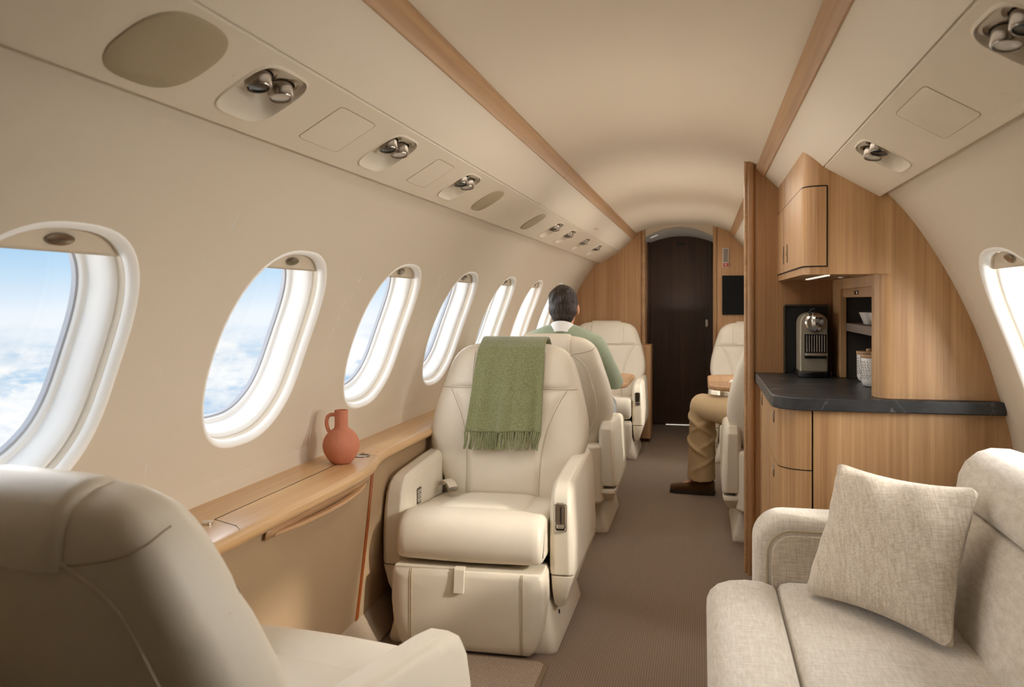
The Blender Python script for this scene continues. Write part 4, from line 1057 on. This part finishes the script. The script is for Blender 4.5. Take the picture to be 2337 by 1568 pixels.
    # jumper
    m = MB(); ch, pv = V('chest'), V('pelvis'); side = (V('shR') - V('shL')).normalized()
    for t, hw, r in ((0, .10, .10), (.25, .09, .112), (.5, .085, .115), (.75, .095, .118), (1.0, .115, .110)):
        c = pv.lerp(ch, t); m.limb([c - side * hw, c, c + side * hw], [r * .9, r, r * .9], 18)
        if t < 1:
            c2 = pv.lerp(ch, t + .125); m.limb([c2 - side * hw, c2, c2 + side * hw], [r * .92, r, r * .92], 18)
    for s in ('L', 'R'):
        sh, el, wr = V('sh' + s), V('el' + s), V('wr' + s)
        m.limb([nb + Vector((0, 0, -.030)), nb.lerp(sh, .45) + Vector((0, 0, -.014)), sh], [.074, .074, .066], 16)
        m.limb([ch, sh], [.11, .068], 16)
        m.limb([sh, sh.lerp(el, .5), el, el.lerp(wr, .5), wr - (wr - el).normalized() * .02], [.070, .062, .054, .047, .036], 16)
    m.build('jumper', M[cloth], root, remesh=.009, smooth=6)
    # trousers
    m = MB(); m.limb([pv - side * .09, pv + side * .09], [.125, .125], 18)
    for s in ('L', 'R'):
        hp, kn, an = V('hip' + s), V('kn' + s), V('an' + s); hem = kn.lerp(an, .93)
        m.limb([hp, hp.lerp(kn, .5), kn], [.096, .090, .078], 18)
        m.limb([kn, kn.lerp(hem, .4), kn.lerp(hem, .8)], [.079, .080, .082], 18)
        m.tube([kn.lerp(hem, .7), kn.lerp(hem, .85), hem], [.081, .084, .087], 20)
        # folds behind and below the knee
        if J.get('folds'):
            ax = (an - kn).normalized(); q = (kn - hp).normalized()
            for t, ph, r in ((.05, 0, .018), (.15, .8, .016), (.27, 1.7, .015), (.40, .2, .012), (.56, 2.2, .014), (.74, 1.0, .012)):
                c = kn.lerp(hem, t); pts = []
                for a in frange(-1.3, 1.9, 8):
                    e1 = Vector((1, 0, 0)); e2 = Vector((0, -1, 0))
                    pts.append(c + (e1 * math.cos(a + ph) + e2 * math.sin(a + ph)) * .080 + ax * (.05 * a * (-1 if ph > 1 else 1)))
                m.tube(pts, [.003, r * .7, r, r, r, r, r, r * .6, .003], 8)
    m.build('trousers', M[trouser], root, remesh=.0075, smooth=4)
    for s in ('L', 'R'):
        an = V('an' + s); d = Vector(J['ft' + s]).normalized(); sd = d.cross(up).normalized()
        sec = [(-.085, .034, .060, .0), (-.075, .040, .078, 0), (-.03, .041, .088, 0), (.01, .041, .078, 0), (.06, .043, .060, 0), (.11, .047, .050, 0), (.155, .045, .044, 0), (.182, .034, .034, .004), (.192, .018, .024, .008)]
        def ring(x, w, h, b): return [Vector((an.x, an.y, 0)) + d * x + sd * (w * math.cos(a)) + up * (.016 + b + (h - .0) * (.5 + .5 * math.sin(a)) if math.sin(a) > -.5 else .014 + b) for a in [2 * PI * k / 20 for k in range(20)]]
        m = MB(); m.loft([ring(*q) for q in sec]); sh = m.build('shoe', M[shoes], root, sub=1, sharp=0)
        m = MB(); pl = [(x, w + .003) for x, w, h, b in sec] 
        lo = [Vector((an.x, an.y, .001)) + d * x + sd * w for x, w in pl] + [Vector((an.x, an.y, .001)) + d * x - sd * w for x, w in reversed(pl)]
        m.loft([lo, [p + up * .017 for p in lo]]); m.build('sole', M['sole'], sh, sharp=40)
        m = MB(); 
        for x, z in ((.035, .092), (.055, .083)): m.tube([Vector((an.x, an.y, z)) + d * x - sd * .022 - up * .008, Vector((an.x, an.y, z + .004)) + d * x, Vector((an.x, an.y, z)) + d * x + sd * .022 - up * .008], .003, 6)
        m.build('lace', M['sole'], sh)
    return root
person((-.775, 4.75, 0), dict(head=(-.766, 4.885, 1.158), face=(0.02, 1, -.22), neck=(-.768, 4.845, 1.040), chest=(-.772, 4.80, .87), pelvis=(-.775, 4.71, .59),
    shL=(-.945, 4.83, .955), shR=(-.590, 4.83, .948), elL=(-1.03, 5.02, .765), elR=(-.490, 4.99, .737), wrL=(-.88, 5.26, .745), wrR=(-.66, 5.25, .748), hdL=(.5, .8, 0), hdR=(-.5, .8, 0),
    hipL=(-.865, 4.78, .555), hipR=(-.685, 4.78, .555), knL=(-.88, 5.26, .565), knR=(-.58, 5.25, .565), anL=(-.88, 5.24, .085), anR=(-.60, 5.20, .085), ftL=(0, 1, 0), ftR=(0, 1, 0)),
    'dark-haired man in sage green sweater and white collar, seen from behind at the left table', 'sweater', 'grey_trousers')
person((.42, 4.85, 0), dict(head=(.52, 4.80, 1.20), face=(-.35, 1, -.15), neck=(.52, 4.775, 1.07), chest=(.51, 4.74, .88), pelvis=(.44, 4.80, .59),
    shL=(.36, 4.80, .955), shR=(.69, 4.74, .955), elL=(.33, 5.0, .76), elR=(.71, 4.98, .76), wrL=(.42, 5.24, .745), wrR=(.60, 5.24, .748), hdL=(.4, .9, 0), hdR=(-.4, .9, 0),
    hipL=(.36, 4.92, .55), hipR=(.52, 4.86, .55), knL=(.005, 5.44, .553), knR=(.42, 5.40, .553), anL=(-.005, 5.515, .065), anR=(.44, 5.38, .075), ftL=(-1, .12, 0), ftR=(.1, 1, 0), folds=1),
    'person in khaki trousers and brown suede shoe, leg stretched into the aisle', 'shirt', 'khaki')
# ---------------------------------------------------------------- sky, lamps, camera
w = bpy.data.worlds.new('sky'); scene.world = w; w.use_nodes = True; nt = w.node_tree; nt.nodes.clear()
N = lambda t: nt.nodes.new('ShaderNode' + t); LK = nt.links.new
out = N('OutputWorld'); bg = N('Background'); tc = N('TexCoord'); sp = N('SeparateXYZ')
LK(tc.outputs['Generated'], sp.inputs[0])
def math_(op, a, b=None):
    n = N('Math'); n.operation = op
    for i, q in enumerate((a, b)):
        if q is None: continue
        if isinstance(q, (int, float)): n.inputs[i].default_value = q
        else: LK(q, n.inputs[i])
    return n.outputs[0]
ramp = N('ValToRGB'); e = ramp.color_ramp.elements
zmap = math_('MULTIPLY_ADD', sp.outputs['Z'], 2.0); zmap.node.inputs[2].default_value = .5      # z -.25..+.25 -> 0..1
LK(zmap, ramp.inputs['Fac'])
e[0].position = 0; e[0].color = srgb(150, 193, 228); e[1].position = 1; e[1].color = srgb(96, 160, 216)
for p, c in ((.36, srgb(166, 204, 233)), (.41, srgb(206, 226, 242)), (.45, srgb(240, 245, 250)), (.475, srgb(236, 243, 250)), (.51, srgb(218, 234, 247)), (.57, srgb(190, 220, 243)), (.63, srgb(164, 206, 238)), (.8, srgb(118, 178, 228))):
    q = e.new(p); q.color = c
# cloud deck below: project the direction onto a plane
den = math_('MAXIMUM', math_('MULTIPLY', sp.outputs['Z'], -1.0), .02)
cx_ = math_('DIVIDE', sp.outputs['X'], den); cy_ = math_('DIVIDE', sp.outputs['Y'], den)
cb = N('CombineXYZ'); LK(cx_, cb.inputs[0]); LK(cy_, cb.inputs[1]); LK(math_('MULTIPLY', sp.outputs['Z'], 14.0), cb.inputs[2])
n1 = N('TexNoise'); n1.inputs['Scale'].default_value = .42; n1.inputs['Detail'].default_value = 8; n1.inputs['Roughness'].default_value = .56; n1.inputs['Distortion'].default_value = .25
LK(cb.outputs[0], n1.inputs['Vector'])
n2 = N('TexNoise'); n2.inputs['Scale'].default_value = 1; n2.inputs['Detail'].default_value = 7; n2.inputs['Roughness'].default_value = .6
mp_ = N('Mapping'); mp_.inputs['Scale'].default_value = (9, 9, 20); mp_.inputs['Location'].default_value = (1.3, .4, 0); LK(tc.outputs['Generated'], mp_.inputs['Vector']); LK(mp_.outputs[0], n2.inputs['Vector'])
nn = math_('ADD', math_('MULTIPLY', n1.outputs['Fac'], .3), math_('MULTIPLY', n2.outputs['Fac'], .7))
cr = N('ValToRGB'); cr.color_ramp.elements[0].position = .425; cr.color_ramp.elements[0].color = (0, 0, 0, 1); cr.color_ramp.elements[1].position = .495; cr.color_ramp.elements[1].color = (1, 1, 1, 1)
LK(nn, cr.inputs['Fac'])
below = N('ValToRGB'); below.color_ramp.elements[0].position = .40; below.color_ramp.elements[0].color = (1, 1, 1, 1); below.color_ramp.elements[1].position = .465; below.color_ramp.elements[1].color = (0, 0, 0, 1)
LK(zmap, below.inputs['Fac'])
cf = math_('MULTIPLY', cr.outputs['Color'], below.outputs['Color'])
shade = N('ValToRGB'); shade.color_ramp.elements[0].position = .42; shade.color_ramp.elements[0].color = srgb(206, 221, 236); shade.color_ramp.elements[1].position = .60; shade.color_ramp.elements[1].color = srgb(255, 254, 251)
LK(n2.outputs['Fac'], shade.inputs['Fac'])
mx = N('Mix'); mx.data_type = 'RGBA'; LK(cf, mx.inputs['Factor']); LK(ramp.outputs['Color'], mx.inputs['A']); LK(shade.outputs['Color'], mx.inputs['B'])
LK(mx.outputs['Result'], bg.inputs['Color']); bg.inputs['Strength'].default_value = 1.08
LK(bg.outputs[0], out.inputs[0])

def area(name, loc, rot, sx, sy, power, col=(1, 1, 1), spread=None):
    l = bpy.data.lights.new(name, 'AREA'); l.shape = 'RECTANGLE'; l.size = sx; l.size_y = sy; l.energy = power; l.color = col
    if spread: l.spread = spread
    o = bpy.data.objects.new(name, l); COL.objects.link(o); o.location = loc; o.rotation_euler = rot
    return o
for i, yc in enumerate(RIGHT_W):   # bright sky outside the right-hand windows
    area('window_daylight', (1.35, yc, 1.25), (0, math.radians(80), 0), .7, .7, 32 if i < 2 else 20, (1, .965, .91))
for i, yc in enumerate(LEFT_W):
    area('window_daylight', (-1.75, yc - .1, 1.35), (0, math.radians(-78), 0), .7, .8, 12, (1, .985, .96))
for y, k in ((1.5, .28), (2.9, .95), (4.7, 1.1), (6.6, .9)):
    area('cabin_fill_down', (XC, y, 1.74), (0, 0, 0), .55, 1.3, 5.6 * k, (1, .94, .85))  # added soft fill aimed down the cabin, no fixture modelled for it
    area('cabin_fill_up', (XC, y, 1.30), (PI, 0, 0), .5, 1.3, 2.3 * k, (1, .94, .85))  # added upward fill hanging in mid-cabin, brightens ceiling and bins
area('vestibule_fill', (-.2, 8.1, 1.1), (PI, 0, 0), .3, .4, .9, (1, .94, .85))  # added fill aimed up to lighten the vestibule ceiling
s = bpy.data.lights.new('sun', 'SUN'); s.energy = 3.0; s.angle = math.radians(4); s.color = (1, .93, .82)
so = bpy.data.objects.new('sun', s); COL.objects.link(so); so.rotation_euler = Vector((-.9, .25, -.42)).to_track_quat('-Z', 'Y').to_euler()

cam = bpy.data.cameras.new('camera'); co = bpy.data.objects.new('camera', cam); COL.objects.link(co)
FPX = 1980.0
cam.sensor_width = 36; cam.lens = FPX / 2337 * 36; cam.shift_y = -98 / 2337
co.location = (0, 0, 1.2); co.rotation_euler = (PI / 2, 0, math.atan(433.5 / FPX)); cam.clip_start = .05
cam.dof.use_dof = True; cam.dof.focus_distance = 3.3; cam.dof.aperture_fstop = 6.3
scene.camera = co
scene.view_settings.view_transform = 'Standard'; scene.view_settings.look = 'None'; scene.view_settings.exposure = 0
scene.cycles.use_denoising = True
scene.cycles.max_bounces = 6; scene.cycles.diffuse_bounces = 4; scene.cycles.glossy_bounces = 3; scene.cycles.transparent_max_bounces = 8
scene.cycles.use_adaptive_sampling = True; scene.cycles.adaptive_threshold = .12; scene.cycles.adaptive_min_samples = 12
scene.cycles.caustics_reflective = False; scene.cycles.caustics_refractive = False; scene.cycles.sample_clamp_indirect = 6
for o in bpy.data.objects:
    if '_local' in o: del o['_local']
